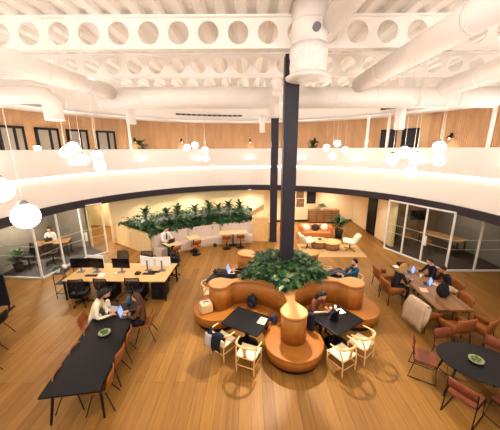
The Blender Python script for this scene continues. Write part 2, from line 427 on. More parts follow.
duct('ceiling_duct', [(-5.0, 12.0, 7.3), (-5.05, 12.0, 6.03)], .2, 'small white duct drop over the slim left column')
duct('ceiling_duct', [(6.95, 13.0, 7.3), (6.97, 13.0, 5.8)], .22, 'small white duct drop over the right balcony doors')
v = MB()
for a in range(93, 118, 2): ring(8.64, 8.7, 6.86, 6.94, a, a + 1.7, 2, 0, v)
single('slot_vent', v, 'vent_dark', 'dark linear slot vent in the white bulkhead left of the columns', 'vent')  # the vent's own dull brown-grey, it does not glow
v = MB(); ring(8.62, 8.7, 6.8, 6.9, 33, 41, 6, 0, v)
single('slot_vent', v, 'charcoal', 'black slot vent in the white bulkhead over the right balcony', 'vent')

# pendant globes
GL = [((-2.46, 2.83, 4.29), 'large glowing globe pendant at the left edge, the lower of two near ones'), ((-2.75, 2.9, 4.57), 'large glowing globe pendant cut off by the left edge of the view'),
  ((-4.31, 6.7, 5.04), 'glowing globe pendant in the left cluster, topmost'), ((-4.57, 6.8, 4.92), 'glowing globe pendant in the left cluster, furthest left'), ((-4.11, 6.7, 4.75), 'glowing globe pendant in the middle of the left cluster'),
  ((-3.81, 6.8, 4.83), 'glowing globe pendant in the left cluster, furthest right'), ((-3.66, 6.6, 4.6), 'glowing globe pendant in the left cluster, lowest'),
  ((-2.78, 12.2, 5.04), 'small globe pendant left in the cluster before the slatted wall'), ((-2.42, 12.2, 5.14), 'small globe pendant at the top of the cluster before the slatted wall'),
  ((-1.97, 12.1, 4.93), 'small globe pendant right in the cluster before the slatted wall'), ((-1.98, 12.3, 4.58), 'small globe pendant hanging lowest in the cluster before the slatted wall'),
  ((3.42, 12.2, 5.0), 'small globe pendant left in the cluster right of the main column'), ((3.92, 12.3, 5.18), 'small globe pendant at the top of the cluster right of the main column'),
  ((4.22, 12.1, 4.9), 'small globe pendant right in the cluster right of the main column'), ((3.7, 12.2, 4.62), 'small globe pendant hanging lowest in the cluster right of the main column'),
  ((4.46, 6.45, 5.0), 'glowing globe pendant on the right, upper of the two stacked ones'), ((4.47, 6.4, 4.7), 'glowing globe pendant on the right, lower of the two stacked ones'),
  ((3.68, 6.5, 4.88), 'glowing globe pendant highest in the right cluster'), ((3.44, 6.55, 4.72), 'glowing globe pendant furthest left in the right cluster'),
  ((3.98, 6.5, 4.73), 'glowing globe pendant furthest right in the right cluster'), ((3.84, 6.4, 4.43), 'glowing globe pendant lowest in the right cluster')]
cordm = {}
def globe(lab):
    t = thing('globe_pendant', lab, 'pendant lamp')
    MB().ball((0, 0, 0), .132, 24).build('globe', 'globe', t)
    MB().lathe([(.05, .12), (.05, .15), (.02, .18)], (0, 0, 0), 12).build('cap', 'grey', t)
    MB().tube([(0, 0, .18), (0, 0, 3.05)], .0035, 6).build('cord', 'cord', t)
    return t
copies(globe, [(l, 0, lab) for l, lab in GL], 'globe pendants in the atrium')

# ------------------------------------------------------------------ ground floor walls and glazed rooms
def wall_path(name, pts, z0, z1, th, m):
    mb = MB()
    for (x0, y0), (x1, y1) in zip(pts, pts[1:]):
        L = math.hypot(x1 - x0, y1 - y0); mb.box(((x0 + x1) / 2, (y0 + y1) / 2, (z0 + z1) / 2), (L + th * .5, th, z1 - z0), math.atan2(y1 - y0, x1 - x0))
    return struct(name, mb, m)
FARP = [pol(9.25, a) for a in range(144, 80, -6)] + [(1.6, 18.0), (7.15, 18.1)]
wall_path('wall_far', FARP, 0, 2.54, .12, 'wall')
wall_path('baseboard_far', [(1.3, 17.90), (7.1, 18.0)], 0, .13, .05, 'black')
wall_path('wall_right', [(7.2, 18.1), (7.3, 13.0)], 0, 2.54, .1, 'wall')
t = sroot('door_7', (7.2, 15.2, 0), R(-89)); struct('door_leaf', MB().box((0, 0, 1.1), (1.0, .12, 2.2)), 'black', t); struct('door_handle', MB().bar((-.4, -.1, .95), (-.4, -.1, 1.15), .03), 'grey', t)
wall_path('wall_corridor', [(-11.5, 17.5), (-8.0, 17.0)], 0, 2.54, .1, 'corridor')
wall_path('wall_corridor_left', [(-10.3, 13.6), (-8.35, 13.3), (-11.3, 17.3)], 0, 2.54, .1, 'corridor')
wall_path('wall_left_room', [(-10.35, 9.0), (-10.35, 13.5), (-8.45, 13.2)], 0, 2.53, .1, 'greywall')
wall_path('wall_right_room', [(10.7, 9.0), (10.7, 14.6)], 0, 2.53, .1, 'greywall')
wall_path('wall_right_room_back', [(10.7, 14.6), (7.35, 14.6)], 0, 2.53, .1, 'brownwall')
wall_path('wall_room_side', [(7.38, 14.55), (7.38, 12.95)], 0, 2.53, .04, 'corridor')
cp = MB().prism([(-10.3, 9.9), (-8.3, 9.7), (-8.12, 10.75), (-7.75, 11.7), (-7.15, 12.4), (-8.5, 13.2), (-10.3, 13.5)], .002, .012); struct('floor_left_room', cp, 'carpet')
cp = MB().prism([(7.35, 14.5), (6.9, 12.75), (7.25, 11.9), (7.62, 11.05), (8.12, 10.15), (10.65, 10.15), (10.65, 14.5)], .002, .012); struct('floor_right_room', cp, 'carpet_brown')
def glazing(idx, pts, h=2.52, dots=True, handle=None):
    for k, ((x0, y0), (x1, y1)) in enumerate(zip(pts, pts[1:])):
        L = math.hypot(x1 - x0, y1 - y0); a = math.atan2(y1 - y0, x1 - x0)
        t = sroot('window_%d' % (idx + k), (x0, y0, 0), a)
        f = MB(); f.box((0, 0, h/2), (.055, .07, h)); f.box((L, 0, h/2), (.055, .07, h)); f.box((L/2, 0, .03), (L, .07, .06)); f.box((L/2, 0, h - .03), (L, .07, .06))
        struct('window_frame', f, 'plastic_white', t)
        struct('pane', MB().box((L/2, 0, h/2), (L - .05, .012, h - .1)), 'glass', t)
        if dots:
            d = MB()
            for z in (.95, 1.35):
                n = max(2, int(L / .085))
                for j in range(n): d.box((.05 + (L - .1) * (j + .5) / n, -.01, z), (.028, .004, .028))
            struct('dot_strip', d, 'paper', t)
        if k == handle:
            struct('door_lock', MB().box((L * .03 + .08, -.06, 1.05), (.1, .06, .42)), 'plastic_white', t)
glazing(1, [(-10.3, 9.85), (-8.25, 9.65), (-8.12, 10.75), (-7.73, 11.7), (-7.1, 12.42)], handle=3)
glazing(5, [(6.85, 12.78), (7.25, 11.95), (7.62, 11.08), (8.1, 10.15), (9.25, 10.12), (10.6, 10.12)], handle=2)

# soffit downlights
DLA = [113, 101, 89, 76, 64, 57, 125, 134, 40, 28, 150, 160, 15]
def downlight(lab):
    t = thing('ceiling_downlight', lab, 'downlight')
    MB().lathe([(.05, 0), (.07, 0), (.07, -.015), (.05, -.015)], (0, 0, 0), 16).build('trim_ring', 'plastic_white', t)
    MB().cyl((0, 0, -.012), .05, .008, 14).build('lens', 'downlight', t)
    return t
copies(downlight, [(pol(8.6, a) + (2.52,), 0, 'small round recessed downlight glowing in the soffit under the balcony edge') for a in DLA], 'recessed downlights under the balcony edge')

# ------------------------------------------------------------------ central booth
BX, BY = 1.05, 7.72
def star_outline(db, rb, s, rbulb, tip, notch=False, nb=12):
    # half profile in lobe axes (u along lobe, w across), from bay middle to lobe tip
    a36 = R(36); cu, cw = db * math.cos(a36), db * math.sin(a36)
    half = []
    a_start = math.atan2(-cw, -cu); a_end = R(-88)
    for i in range(nb):
        a = a_start + (a_end - a_start) * i / (nb - 1); half.append((cu + rb * math.cos(a), cw + rb * math.sin(a)))
    bul = []
    for i in range(7):
        a = R(118 - 118 * i / 6); bul.append((s + rbulb * math.cos(a), rbulb * math.sin(a) * 1.0))
    half = [h for h in half if h[0] < s - rbulb * .75]
    ctrl = half + bul
    sp = catmull([(u, w, 0) for u, w in ctrl], 3)
    prof = [(p.x, p.y) for p in sp]
    loop = []
    for L in range(5):
        ang = R(-90 + 72 * L); c, s_ = math.cos(ang), math.sin(ang)
        seq = [(u, -w) for u, w in prof] + [(u, w) for u, w in reversed(prof[:-1])]
        seq = seq[1:]       # bay middle shared with the previous lobe
        loop += [(BX + u * c - w * s_, BY + u * s_ + w * c) for u, w in seq]
    return loop
OUT = star_outline(2.0, 1.075, 2.06, .31, 0)
SEAT = star_outline(2.0, .64, 2.14, .70, 0)
PLN = star_outline(2.0, .70, 2.12, .63, 0)
booth = thing('booth_bench', 'five-lobed tan leather booth bench wrapped around the planter and dark column', 'bench')
b = MB(); n = len(OUT)
# channel-stitched back: small groove every few points
offs = []
for i in range(n):
    x, y = OUT[i]; offs.append((x, y))
b.prism(OUT, .44, 1.15, 0, smooth=True)
b.build('backrest', 'leather', booth)
sm = MB(); acc = 0
for i in range(n):
    (x0, y0), (x1, y1) = OUT[i - 1], OUT[i]; acc += math.hypot(x1 - x0, y1 - y0)
    if acc > .17:
        acc = 0; sm.tube([(x1, y1, .47), (x1, y1, 1.13)], .004, 5)
sm.build('stitch_line', 'seam', booth)
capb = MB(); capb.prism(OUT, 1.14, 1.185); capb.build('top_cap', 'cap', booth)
rim = MB(); rim.tube([(x, y, 1.15) for x, y in OUT], .03, 8, closed=True); rim.build('piping', 'leather', booth)
st = MB(); st.prism(SEAT, .16, .43, smooth=True); st.build('seat', 'leather', booth)
rim = MB(); rim.tube([(x, y, .415) for x, y in SEAT], .03, 8, closed=True); rim.build('seat_piping', 'leather', booth)
pl = MB(); pl.prism(PLN, 0, .17); pl.build('plinth', 'black', booth)
soil = [];
for k in range(10):
    a = R(-90 + 36 * k); r = 1.02 if k % 2 == 0 else .76; soil.append((BX + r * math.cos(a), BY + r * math.sin(a)))
sb = MB(); sb.prism(soil, 1.17, 1.21); sb.build('soil', 'soil', booth)

# leaves
def leaf(mb, p, d, L, W, m, droop=.3):
    d = Vector(d).normalized(); up = Vector((0, 0, 1))
    side = d.cross(up);
    if side.length < .05: side = Vector((1, 0, 0))
    side.normalize(); nrm = side.cross(d)
    pts = []
    for t, w in ((0, .02), (.3, .9), (.62, 1.0), (.85, .55), (1, 0.02)):
        c = Vector(p) + d * (L * t) - up * (droop * L * t * t)
        pts += [c - side * (W * w / 2) + nrm * (W * .12 * w), c, c + side * (W * w / 2) + nrm * (W * .12 * w)]
    fs = []
    for i in range(4):
        a = i * 3; fs += [(a, a+1, a+4, a+3), (a+1, a+2, a+5, a+4)]
    mb.add(pts, fs, m, True)
def lobed(mb, p, d, L, m):
    d = Vector(d).normalized(); ax = Vector((0, 0, 1)) if abs(d.z) < .9 else Vector((1, 0, 0))
    for a in (-62, -30, 0, 30, 62):
        q = Matrix.Rotation(R(a), 3, 'Z') @ d
        leaf(mb, Vector(p), q, L * (1 - abs(a) / 160), L * .34, m, .35)
LM = ['leaf_a', 'leaf_b', 'leaf_c', 'leaf_d', 'stem']
fo = MB()
for i in range(1350):
    while True:
        a = random.uniform(0, 2 * PI); k = abs(((math.degrees(a) + 90) % 72) - 36) / 36.0
        rm = .9 + .48 * k ** 2; r = rm * math.sqrt(random.random())
        if r > .25: break
    h = 1.22 + (.58 * (1 - (r / 1.5) ** 2)) * random.uniform(.1, 1.0)
    p = (BX + r * math.cos(a), BY + r * math.sin(a), h)
    ph = a + random.uniform(-.9, .9); el = random.uniform(-.45, .8)
    m = random.choices([0, 1, 2, 3], [.42, .26, .24, .08])[0]
    d = (math.cos(ph), math.sin(ph), el)
    if random.random() < .5: lobed(fo, p, d, random.uniform(.13, .21), m)
    else: leaf(fo, p, d, random.uniform(.15, .25), random.uniform(.1, .16), m, .4)
    if i % 4 == 0: fo.tube([(BX + r * .9 * math.cos(a), BY + r * .9 * math.sin(a), 1.19), p], .006, 4, m=2)
o = single('foliage', fo, LM, 'dense mixed green foliage filling the raised planter around the dark column', 'foliage'); o['kind'] = 'stuff'

# booth tables
def booth_table(lab):
    t = thing('booth_table', lab, 'table')
    MB().prism(rrect(1.04, .84, .04), .70, .735).build('tabletop', 'tabletop', t, bevel=.006)
    MB().cyl((0, 0, .03), .05, .67, 16).build('pedestal', 'black', t)
    MB().lathe([(.30, 0), (.30, .015), (.06, .035)], (0, 0, 0), 28).build('base', 'black', t)
    return t
def bay(a, d): return (BX + d * math.cos(R(a)), BY + d * math.sin(R(a)))
copies(booth_table, [((-.1, 5.95, 0), R(-29), 'black rectangular booth table with a pink booklet, left of the front lobe'), ((2.24, 5.98, 0), R(34), 'black rectangular booth table where the woman types, right of the front lobe'),
    (bay(162, 2.1) + (0,), R(72), 'black booth table in the left bay behind the lobe, by the lounging man'), (bay(18, 2.1) + (0,), R(-72), 'black booth table in the right bay before the man in blue plaid')], 'black booth tables')

# pale wood armchairs by the booth
def wood_chair(lab):
    t = thing('wooden_chair', lab, 'chair')
    fr = MB()
    MB().prism(rrect(.46, .42, .05), .425, .455).build('seat', 'cord_seat', t, bevel=.01)
    for sx in (-1, 1):
        MB().tube([(sx*.235, .21, 0), (sx*.235, .21, .45)], [.014, .019], 8).build('leg', 'oak_chair', t)
        MB().tube(catmull([(sx*.215, -.22, 0), (sx*.22, -.215, .4), (sx*.235, -.16, .6), (sx*.245, -.1, .70)], 4), .017, 8).build('leg', 'oak_chair', t)
        MB().tube([(sx*.235, .21, .24), (sx*.218, -.215, .24)], .011, 6).build('stretcher', 'oak_chair', t)
        fr.tube([(sx*.235, .21, .43), (sx*.22, -.215, .43)], .016, 6)
    for y, z in ((.21, .30), (-.215, .2)): MB().tube([(-.23, y, z), (.23, y, z)], .011, 6).build('stretcher', 'oak_chair', t)
    fr.tube([(-.235, .21, .43), (.235, .21, .43)], .016, 6); fr.tube([(-.22, -.215, .43), (.22, -.215, .43)], .016, 6)
    fr.build('seat_frame', 'oak_chair', t)
    hoop = catmull([(-.27, .12, .69), (-.265, -.05, .70), (-.2, -.2, .72), (0, -.27, .745), (.2, -.2, .72), (.265, -.05, .70), (.27, .12, .69)], 5)
    MB().tube(hoop, [.015 + .012 * math.sin(PI * i / (len(hoop) - 1)) for i in range(len(hoop))], 8).build('arm_rail', 'oak_chair', t)
    MB().sheet([[(-.05, -.215, .44), (.05, -.215, .44)], [(-.03, -.24, .58), (.03, -.24, .58)], [(-.07, -.262, .73), (.07, -.262, .73)]], .012).build('back_splat', 'oak_chair', t)
    return t
copies(wood_chair, [((-.68, 5.63, 0), R(-38), 'pale wooden armchair with a dark jacket hung over its back, left booth bay'), ((-.05, 5.2, 0), R(-22), 'empty pale wooden armchair between the jacket chair and the front lobe'),
    ((2.10, 5.16, 0), R(30), 'empty pale wooden armchair nearest the front lobe on its right'), ((2.68, 5.5, 0), R(40), 'empty pale wooden armchair right beside it, nearer the right lobe'),
    ((-1.33, 7.92, 0), R(-80), 'pale wooden armchair half hidden behind the left lobe'), ((3.55, 8.3, 0), R(105), 'pale wooden armchair under the man in blue plaid')], 'pale wooden armchairs around the booth')

# things on the booth
tag(MB().prism(rrect(.2, .27, .01), 0, .012).build('booklet', 'paper_pink', None, loc=(.3, 5.9, .737), rz=R(-25)), 'pale pink booklet lying on the left booth table', 'booklet')
j = thing('jacket', 'dark navy jacket with grey lining draped over a pale wooden chair back', 'jacket', (-.68, 5.63, 0), R(-38))
g = []
for i in range(7):
    u = -.2 + .4 * i / 6; row = []
    for (y, z) in ((-.13, .50), (-.17, .66), (-.23, .765), (-.275, .775), (-.32, .68), (-.34, .5), (-.33, .34)):
        row.append((u * (1.05 if z > .7 else .9) + .02 * math.sin(9 * z + 3 * u), y - .012 * math.cos(u * 30) - (0.2 - abs(u)) * .14 + .05 * (abs(u) / .2), z + .03 * math.sin(u * 22)))
    g.append(row)
MB().sheet(g, .035).build('body', 'navy', j)
lg = [[(-.24 + .03 * i, -.20 - .05 * math.sin(i), .74 - .1 * k) for k in range(5)] for i in range(5)]
MB().sheet([[(-.25 + .05 * i, -.33 - .03 * math.sin(i * .9) - .012 * k, .72 - .075 * k) for k in range(5)] for i in range(5)], .03).build('lining', 'trousers_light', j)
bk = thing('woven_basket', 'pale woven cube bag on the left end of the booth seat', 'bag', (-1.28, 6.78, .45), R(25))
MB().box((0, 0, .13), (.34, .3, .26)).build('body', 'basket', bk, bevel=.03)
MB().tube(catmull([(-.08, 0, .25), (-.05, 0, .3), (.05, 0, .3), (.08, 0, .25)], 4), .012, 6).build('handle', 'charcoal', bk)
MB().prism(rrect(.3, .26, .05), .255, .27).build('lid', 'cream', bk)
def bag(name, lab, loc, rz, s=1.0, m='navy', cat='backpack'):
    t = thing(name, lab, cat, loc, rz)
    mb_ = MB(); mb_.ball((0, 0, .2 * s), (.19 * s, .12 * s, .21 * s), 16)
    mb_.build('body', m, t)
    MB().ball((0, -.1 * s, .13 * s), (.13 * s, .06 * s, .11 * s), 12).build('front_pocket', m, t)
    MB().tube(catmull([(-.05*s, .02, .38*s), (-.04*s, .02, .45*s), (.04*s, .02, .45*s), (.05*s, .02, .38*s)], 4), .012 * s, 6).build('handle', m, t)
    return t
bag('backpack', 'dark navy backpack lying in the corner of the left booth bay', (.05, 6.98, .45), R(-40), .9)
bag('bag', 'small blue bag on the seat beside the front lobe, under the booklet table', (.62, 6.25, .45), R(20), .62, 'jeans', 'bag')
single('folded_coat', MB().box((0, 0, .28), (.12, .26, .5)), 'navy', 'dark coat propped on the seat between the front lobe and the typing woman', 'coat', (1.52, 5.92, .44), R(36), bevel=.05)

# ------------------------------------------------------------------ people
PERS = []
def person(lab, loc, rz, zs=.45, lean=0.0, hands=None, legs='sit', shirt='shirt_white', trousers='jeans', skin='skin', hair='hair_dark', hairlen=0.0, look=0.0, sleeves=True, shoe='shoe', beard=False, tie=None, sc=1.0, headpitch=.25):
    """local frame: seat point at origin, facing +Y, z = 0 at the floor"""
    t = thing('person', lab, 'person', loc, rz)
    L = math.tan(lean)
    z0 = zs + .10
    J = {}
    def sp(h): return Vector((0, -.02 + L * h, z0 + h * math.cos(lean) ** .5))
    J['pelvis'] = sp(0); J['waist'] = sp(.17); J['chest'] = sp(.36); J['neck0'] = sp(.49); J['neck1'] = sp(.56) + Vector((0, .015, 0)); J['head'] = sp(.62) + Vector((0, .03, 0))
    rad = {'pelvis': (.15, .115), 'waist': (.13, .10), 'chest': (.15, .105), 'neck0': (.075, .06), 'neck1': (.052, .052), 'head': (.05, .055)}
    E = [('pelvis', 'waist', 'shirt'), ('waist', 'chest', 'shirt'), ('chest', 'neck0', 'shirt'), ('neck0', 'neck1', 'skin'), ('neck1', 'head', 'skin')]
    hands = hands or [(-.14, .42, zs + .30), (.14, .42, zs + .30)]
    for s_, hnd in ((-1, hands[0]), (1, hands[1])):
        k = 'l' if s_ < 0 else 'r'
        sh = sp(.45) + Vector((s_ * .175, 0, 0)); h = Vector(hnd); d = h - sh; D = min(d.length, .535); d.normalize(); h = sh + d * D
        a, b_ = .285, .255; q = (a * a - b_ * b_ + D * D) / (2 * D); hh = math.sqrt(max(a * a - q * q, 0))
        pole = Vector((s_ * .55, -.35, -1)); pole = (pole - d * pole.dot(d)).normalized(); el = sh + d * q + pole * hh
        J['sh' + k], J['el' + k], J['wr' + k] = sh, el, h
        fd = (h - el).normalized(); J['pm' + k] = h + fd * .075
        rad.update({'sh' + k: (.062, .062), 'el' + k: (.042, .042), 'wr' + k: (.028, .028), 'pm' + k: (.036, .02)})
        fa = 'shirt' if sleeves else 'skin'
        E += [('neck0', 'sh' + k, 'shirt'), ('sh' + k, 'el' + k, 'shirt'), ('el' + k, 'wr' + k, fa), ('wr' + k, 'pm' + k, 'skin')]
        hip = Vector((s_ * .09, .02, z0 - .02))
        if legs == 'sit': kn, an, to = Vector((s_*.11, .43, zs + .07)), Vector((s_*.12, .40, .09)), Vector((s_*.13, .56, .035))
        elif legs == 'tuck': kn, an, to = Vector((s_*.11, .43, zs + .06)), Vector((s_*.1, .2, .09)), Vector((s_*.1, .33, .035))
        elif legs == 'stretch': kn, an, to = Vector((s_*.09, .45, zs + .17)), Vector((s_*.07, .86, zs + .14)), Vector((s_*.09, .93, zs + .26))
        elif legs == 'raised': kn, an, to = Vector((s_*.08, .40, zs + .34)), Vector((s_*.06, .80, zs + .30)), Vector((s_*.08, .88, zs + .44))
        J['hp' + k], J['kn' + k], J['an' + k], J['to' + k] = hip, kn, an, to
        rad.update({'hp' + k: (.095, .09), 'kn' + k: (.062, .062), 'an' + k: (.042, .042), 'to' + k: (.038, .03)})
        E += [('pelvis', 'hp' + k, 'trousers'), ('hp' + k, 'kn' + k, 'trousers'), ('kn' + k, 'an' + k, 'trousers'), ('an' + k, 'to' + k, 'shoe')]
    names = list(J); idx = {n_: i for i, n_ in enumerate(names)}
    me = bpy.data.meshes.new('skeleton'); me.from_pydata([J[n_] for n_ in names], [(idx[a], idx[b_]) for a, b_, c in E], [])
    o = bpy.data.objects.new('skeleton', me); COL.objects.link(o)
    md = o.modifiers.new('skin', 'SKIN'); md.use_smooth_shade = True
    sv = me.skin_vertices[0].data
    for i, n_ in enumerate(names): sv[i].radius = rad[n_]; sv[i].use_root = (n_ == 'pelvis')
    ss = o.modifiers.new('sub', 'SUBSURF'); ss.levels = 1; ss.render_levels = 1
    dg = bpy.context.evaluated_depsgraph_get(); dg.update()
    em = bpy.data.meshes.new_from_object(o.evaluated_get(dg))
    vs = [v.co.copy() for v in em.vertices]; fs = [list(p.vertices) for p in em.polygons]
    bpy.data.objects.remove(o); bpy.data.meshes.remove(me)
    mi = {'skin': 0, 'shirt': 1, 'trousers': 2, 'shoe': 3}
    mb = MB()
    for f in fs:
        c = sum((vs[i] for i in f), Vector()) / len(f); best = (9, 0)
        for a, b_, k in E:
            A, B = J[a], J[b_]; ab = B - A; tt = max(0, min(1, (c - A).dot(ab) / max(ab.length_squared, 1e-9))); dd = (A + ab * tt - c).length - .5 * (rad[a][0] * (1 - tt) + rad[b_][0] * tt)
            if dd < best[0]: best = (dd, mi[k])
        mb.f.append(f); mb.m.append(best[1]); mb.sm.append(True)
    mb.v = [tuple(v) for v in vs]
    bpy.data.meshes.remove(em)
    # fingers
    for s_, k in ((-1, 'l'), (1, 'r')):
        w, p = J['wr' + k], J['pm' + k]; fd = (p - w).normalized(); sd = fd.cross(Vector((0, 0, 1)));
        sd = sd.normalized() if sd.length > .1 else Vector((1, 0, 0)); dn = sd.cross(fd)
        if dn.z > 0: dn = -dn
        for q, ln in ((-.027, .062), (-.009, .075), (.009, .078), (.027, .070)):
            b0 = p + sd * q - fd * .01
            mb.tube([b0, b0 + fd * ln * .5 + dn * .006, b0 + fd * ln * .8 + dn * .02, b0 + fd * ln * .95 + dn * .035], [.010, .009, .008, .006], 6)
        th = w + fd * .03 - sd * (.03 * s_)
        mb.tube([th, th - sd * (.025 * s_) + fd * .03 + dn * .008, th - sd * (.03 * s_) + fd * .055 + dn * .016], [.012, .010, .007], 6)
    # head
    hq = Matrix.Rotation(look, 3, 'Z') @ Matrix.Rotation(-headpitch - lean * .3, 3, 'X')
    hc = J['head'] + hq @ Vector((0, .02, .085))
    n_ = 20; h_ = 14; hv = []
    for i in range(h_ + 1):
        tt = PI * i / h_
        for k in range(n_):
            a = 2 * PI * k / n_; x, y, z = math.sin(tt) * math.cos(a), math.sin(tt) * math.sin(a), -math.cos(tt)
            jaw = 1 - .22 * max(0, -z - .1); X, Y, Z = x * .076 * jaw, y * .098, z * .12
            if z < -.2 and y > 0: Y += .008
            if y > .8 and -.35 < z < .12: Y += .02 * max(0, 1 - abs(x) * 4)
            hv.append(hc + hq @ Vector((X, Y, Z)))
    mb.add(hv, [(i*n_ + k, i*n_ + (k+1) % n_, (i+1)*n_ + (k+1) % n_, (i+1)*n_ + k) for i in range(h_) for k in range(n_)], 0, True)
    for sx in (-1, 1):
        mb.ball(hc + hq @ Vector((sx*.03, .088, .012)), (.011, .006, .008), 8, 4, hq)
        mb.ball(hc + hq @ Vector((sx*.077, -.005, -.005)), (.01, .02, .03), 8, 0, hq)
    mb.ball(hc + hq @ Vector((0, .098, -.055)), (.022, .008, .007), 8, 5, hq)
    mb.build('body', [skin, shirt, trousers, shoe, 'eye', 'lip'], t)
    hm = MB(); hv = []; n_ = 20; rows = 9
    for i in range(rows + 1):
        tt = i / rows
        for k in range(n_):
            a = 2 * PI * k / n_; fr = max(0, math.sin(a))
            end = 1.75 - 1.05 * fr ** .7 if True else 0
            ph = tt * end; x, y, z = math.sin(ph) * math.cos(a), math.sin(ph) * math.sin(a), math.cos(ph)
            hv.append(hc + hq @ Vector((x * .089, y * .110 - .005, z * .133)))
    hm.add(hv, [(i*n_ + k, i*n_ + (k+1) % n_, (i+1)*n_ + (k+1) % n_, (i+1)*n_ + k) for i in range(rows) for k in range(n_)], 0, True)
    if hairlen > 0:
        g = []
        for i in range(9):
            a = R(178 + 184 * i / 8); row = []
            for k in range(6):
                q = k / 5; row.append(hc + hq @ Vector((.09 * math.cos(a) * (1 + .15 * q), .105 * math.sin(a) * (1 - .1 * q) - .005 - .02 * q, .03 - q * (.10 + hairlen))))
            g.append(row)
        hm.sheet(g, .03)
    if beard: hm.ball(hc + hq @ Vector((0, .062, -.088)), (.06, .048, .042), 12, 0, hq)
    hm.build('hair', hair, t)
    if tie:
        c = J['chest']; f = Vector((0, .125, 0))
        MB().sheet([[J['neck0'] + Vector((-.02, .07, -.01)), J['neck0'] + Vector((.02, .07, -.01))], [c + f + Vector((-.03, 0, 0)), c + f + Vector((.03, 0, 0))], [J['waist'] + Vector((-.035, .12, .02)), J['waist'] + Vector((.035, .12, .02))]], .012).build('tie', tie, t)
    t.scale = (sc, sc, sc)
    return t

# ------------------------------------------------------------------ small objects
def laptop(lab, loc, rz, on=True, body='charcoal', tilt=105):
    t = thing('laptop', lab, 'laptop', loc, rz)     # opens towards -Y (user at -Y)
    MB().prism(rrect(.32, .22, .012), 0, .014).build('base', body, t)
    MB().box((0, -.0, .0155), (.27, .1, .003)).build('keyboard', 'black', t)
    q = Matrix.Rotation(R(-(tilt - 90)), 3, 'X'); c = Vector((0, .11, .012)) + q @ Vector((0, 0, .105))
    sc_ = MB(); sc_.box(c, (.32, .01, .21), mtx=q); s = sc_.build('screen', body, t)
    MB().box(c + q @ Vector((0, -.0065, 0)), (.295, .003, .185), mtx=q).build('display', 'screen_on' if on else 'screen_off', s)
    return t
def cup(lab, loc, m='paper', r=.04, h=.1, cat='cup', name='cup'):
    t = MB().lathe([(r * .75, 0), (r, h), (r * .9, h), (r * .68, .01)], (0, 0, 0), 14).build(name, m, None, loc=loc); return tag(t, lab, cat)
def papers(lab, loc, rz, w=.21, d=.3, m='paper', n=1):
    return tag(MB().box((0, 0, .004 * n), (w, d, .008 * n)).build('paper_sheet', m, None, loc=loc, rz=rz), lab, 'paper')
def fruit(loc, lab, group, n=6):
    src = None
    for i in range(n):
        a = i * 2.4; r = .0 if i == 0 else .062
        p = (loc[0] + r * math.cos(a), loc[1] + r * math.sin(a), loc[2] + (.08 if i == 0 else .056))
        if src is None:
            src = thing('apple', lab, 'fruit', p, 0, group)
            MB().ball((0, 0, 0), (.03, .03, .029), 12).build('body', 'apple', src); MB().tube([(0, 0, .025), (.004, 0, .038)], .003, 5).build('stem', 'stem', src)
        else: dup(src, p, i, lab, group)
def dish(lab, loc, flab, group):
    t = thing('fruit_bowl', lab, 'bowl', loc)
    MB().lathe([(.05, 0), (.13, .02), (.135, .045), (.13, .05), (.1, .03), (.02, .022)], (0, 0, 0), 28).build('body', 'bowl', t)
    fruit(loc, flab, group)

# ------------------------------------------------------------------ long black table (left)
LTR = R(8.1)
def lt(u, v):   # u across, v along from the near end
    c, s = math.cos(LTR), math.sin(LTR); return (-3.26 + u * c - v * s, 3.84 + u * s + v * c)
t = thing('long_table', 'long matt black meeting table with splayed legs on the left', 'table', lt(0, 1.46) + (0,), LTR)
MB().prism(rrect(1.02, 2.94, .015), .715, .745).build('tabletop', 'tabletop', t)
for sx in (-1, 1):
    for sy in (-1, 1): MB().tube([(sx*.40, sy*1.2, .71), (sx*.47, sy*1.36, 0)], [.032, .02], 10).build('leg', 'black', t)
MB().box((0, 0, .69), (.7, 2.4, .05)).build('apron', 'black', t)
def shell_chair(lab, m='tan_leather'):
    t = thing('dining_chair', lab, 'chair')
    prof = [(.23, .435), (.12, .445), (-.04, .435), (-.16, .445), (-.22, .50), (-.245, .60), (-.265, .70), (-.275, .79)]
    g = []
    for i, (y, z) in enumerate(prof):
        w = (.21, .23, .235, .235, .235, .23, .22, .18)[i]; row = []
        for k in range(9):
            u = -1 + k / 4; row.append((u * w, y + (.05 * u * u if i > 3 else 0), z + (.05 * u * u if i <= 4 else .02 * u * u) - (.03 * u ** 4 if i == 7 else 0)))
        g.append(row)
    MB().sheet(g, .022).build('seat_shell', m, t)
    for sx in (-1, 1):
        MB().tube([(sx*.12, .1, .43), (sx*.24, .24, 0)], .011, 8).build('leg', 'black', t)
        MB().tube([(sx*.12, -.1, .43), (sx*.24, -.27, 0)], .011, 8).build('leg', 'black', t)
    MB().box((0, 0, .418), (.26, .24, .015)).build('seat_plate', 'black', t)
    return t
sp_ = []
for i, v_ in enumerate((.42, 1.05, 1.66)):
    sp_.append((lt(.33, v_) + (0,), LTR + R(90 + (6, -8, 4)[i]), 'tan shell chair on the right of the long table, ' + ('nearest the camera end', 'second from the near end', 'third from the near end')[i]))
sp_.append((lt(.74, 2.32) + (0,), LTR + R(95), 'brown shell chair under the woman in the brown jacket'))
for i, v_ in enumerate((.55, 1.2, 1.85)):
    sp_.append((lt(-.24, v_) + (0,), LTR + R(-90 + (3, -6, 8)[i]), 'tan shell chair tucked in left of the long table, ' + ('nearest the camera end', 'second from the near end', 'just before the cream sweater')[i]))
sp_.append((lt(-.64, 2.44) + (0,), LTR + R(-88), 'tan leather shell chair under the person in the cream sweater'))
copies(shell_chair, sp_, 'shell chairs around the long black table')
dish('shallow pale bowl of green fruit on the long black table', lt(0.02, 1.62) + (.747,), 'small green apple in the bowl on the long black table', 'green fruit in the bowl on the long table')
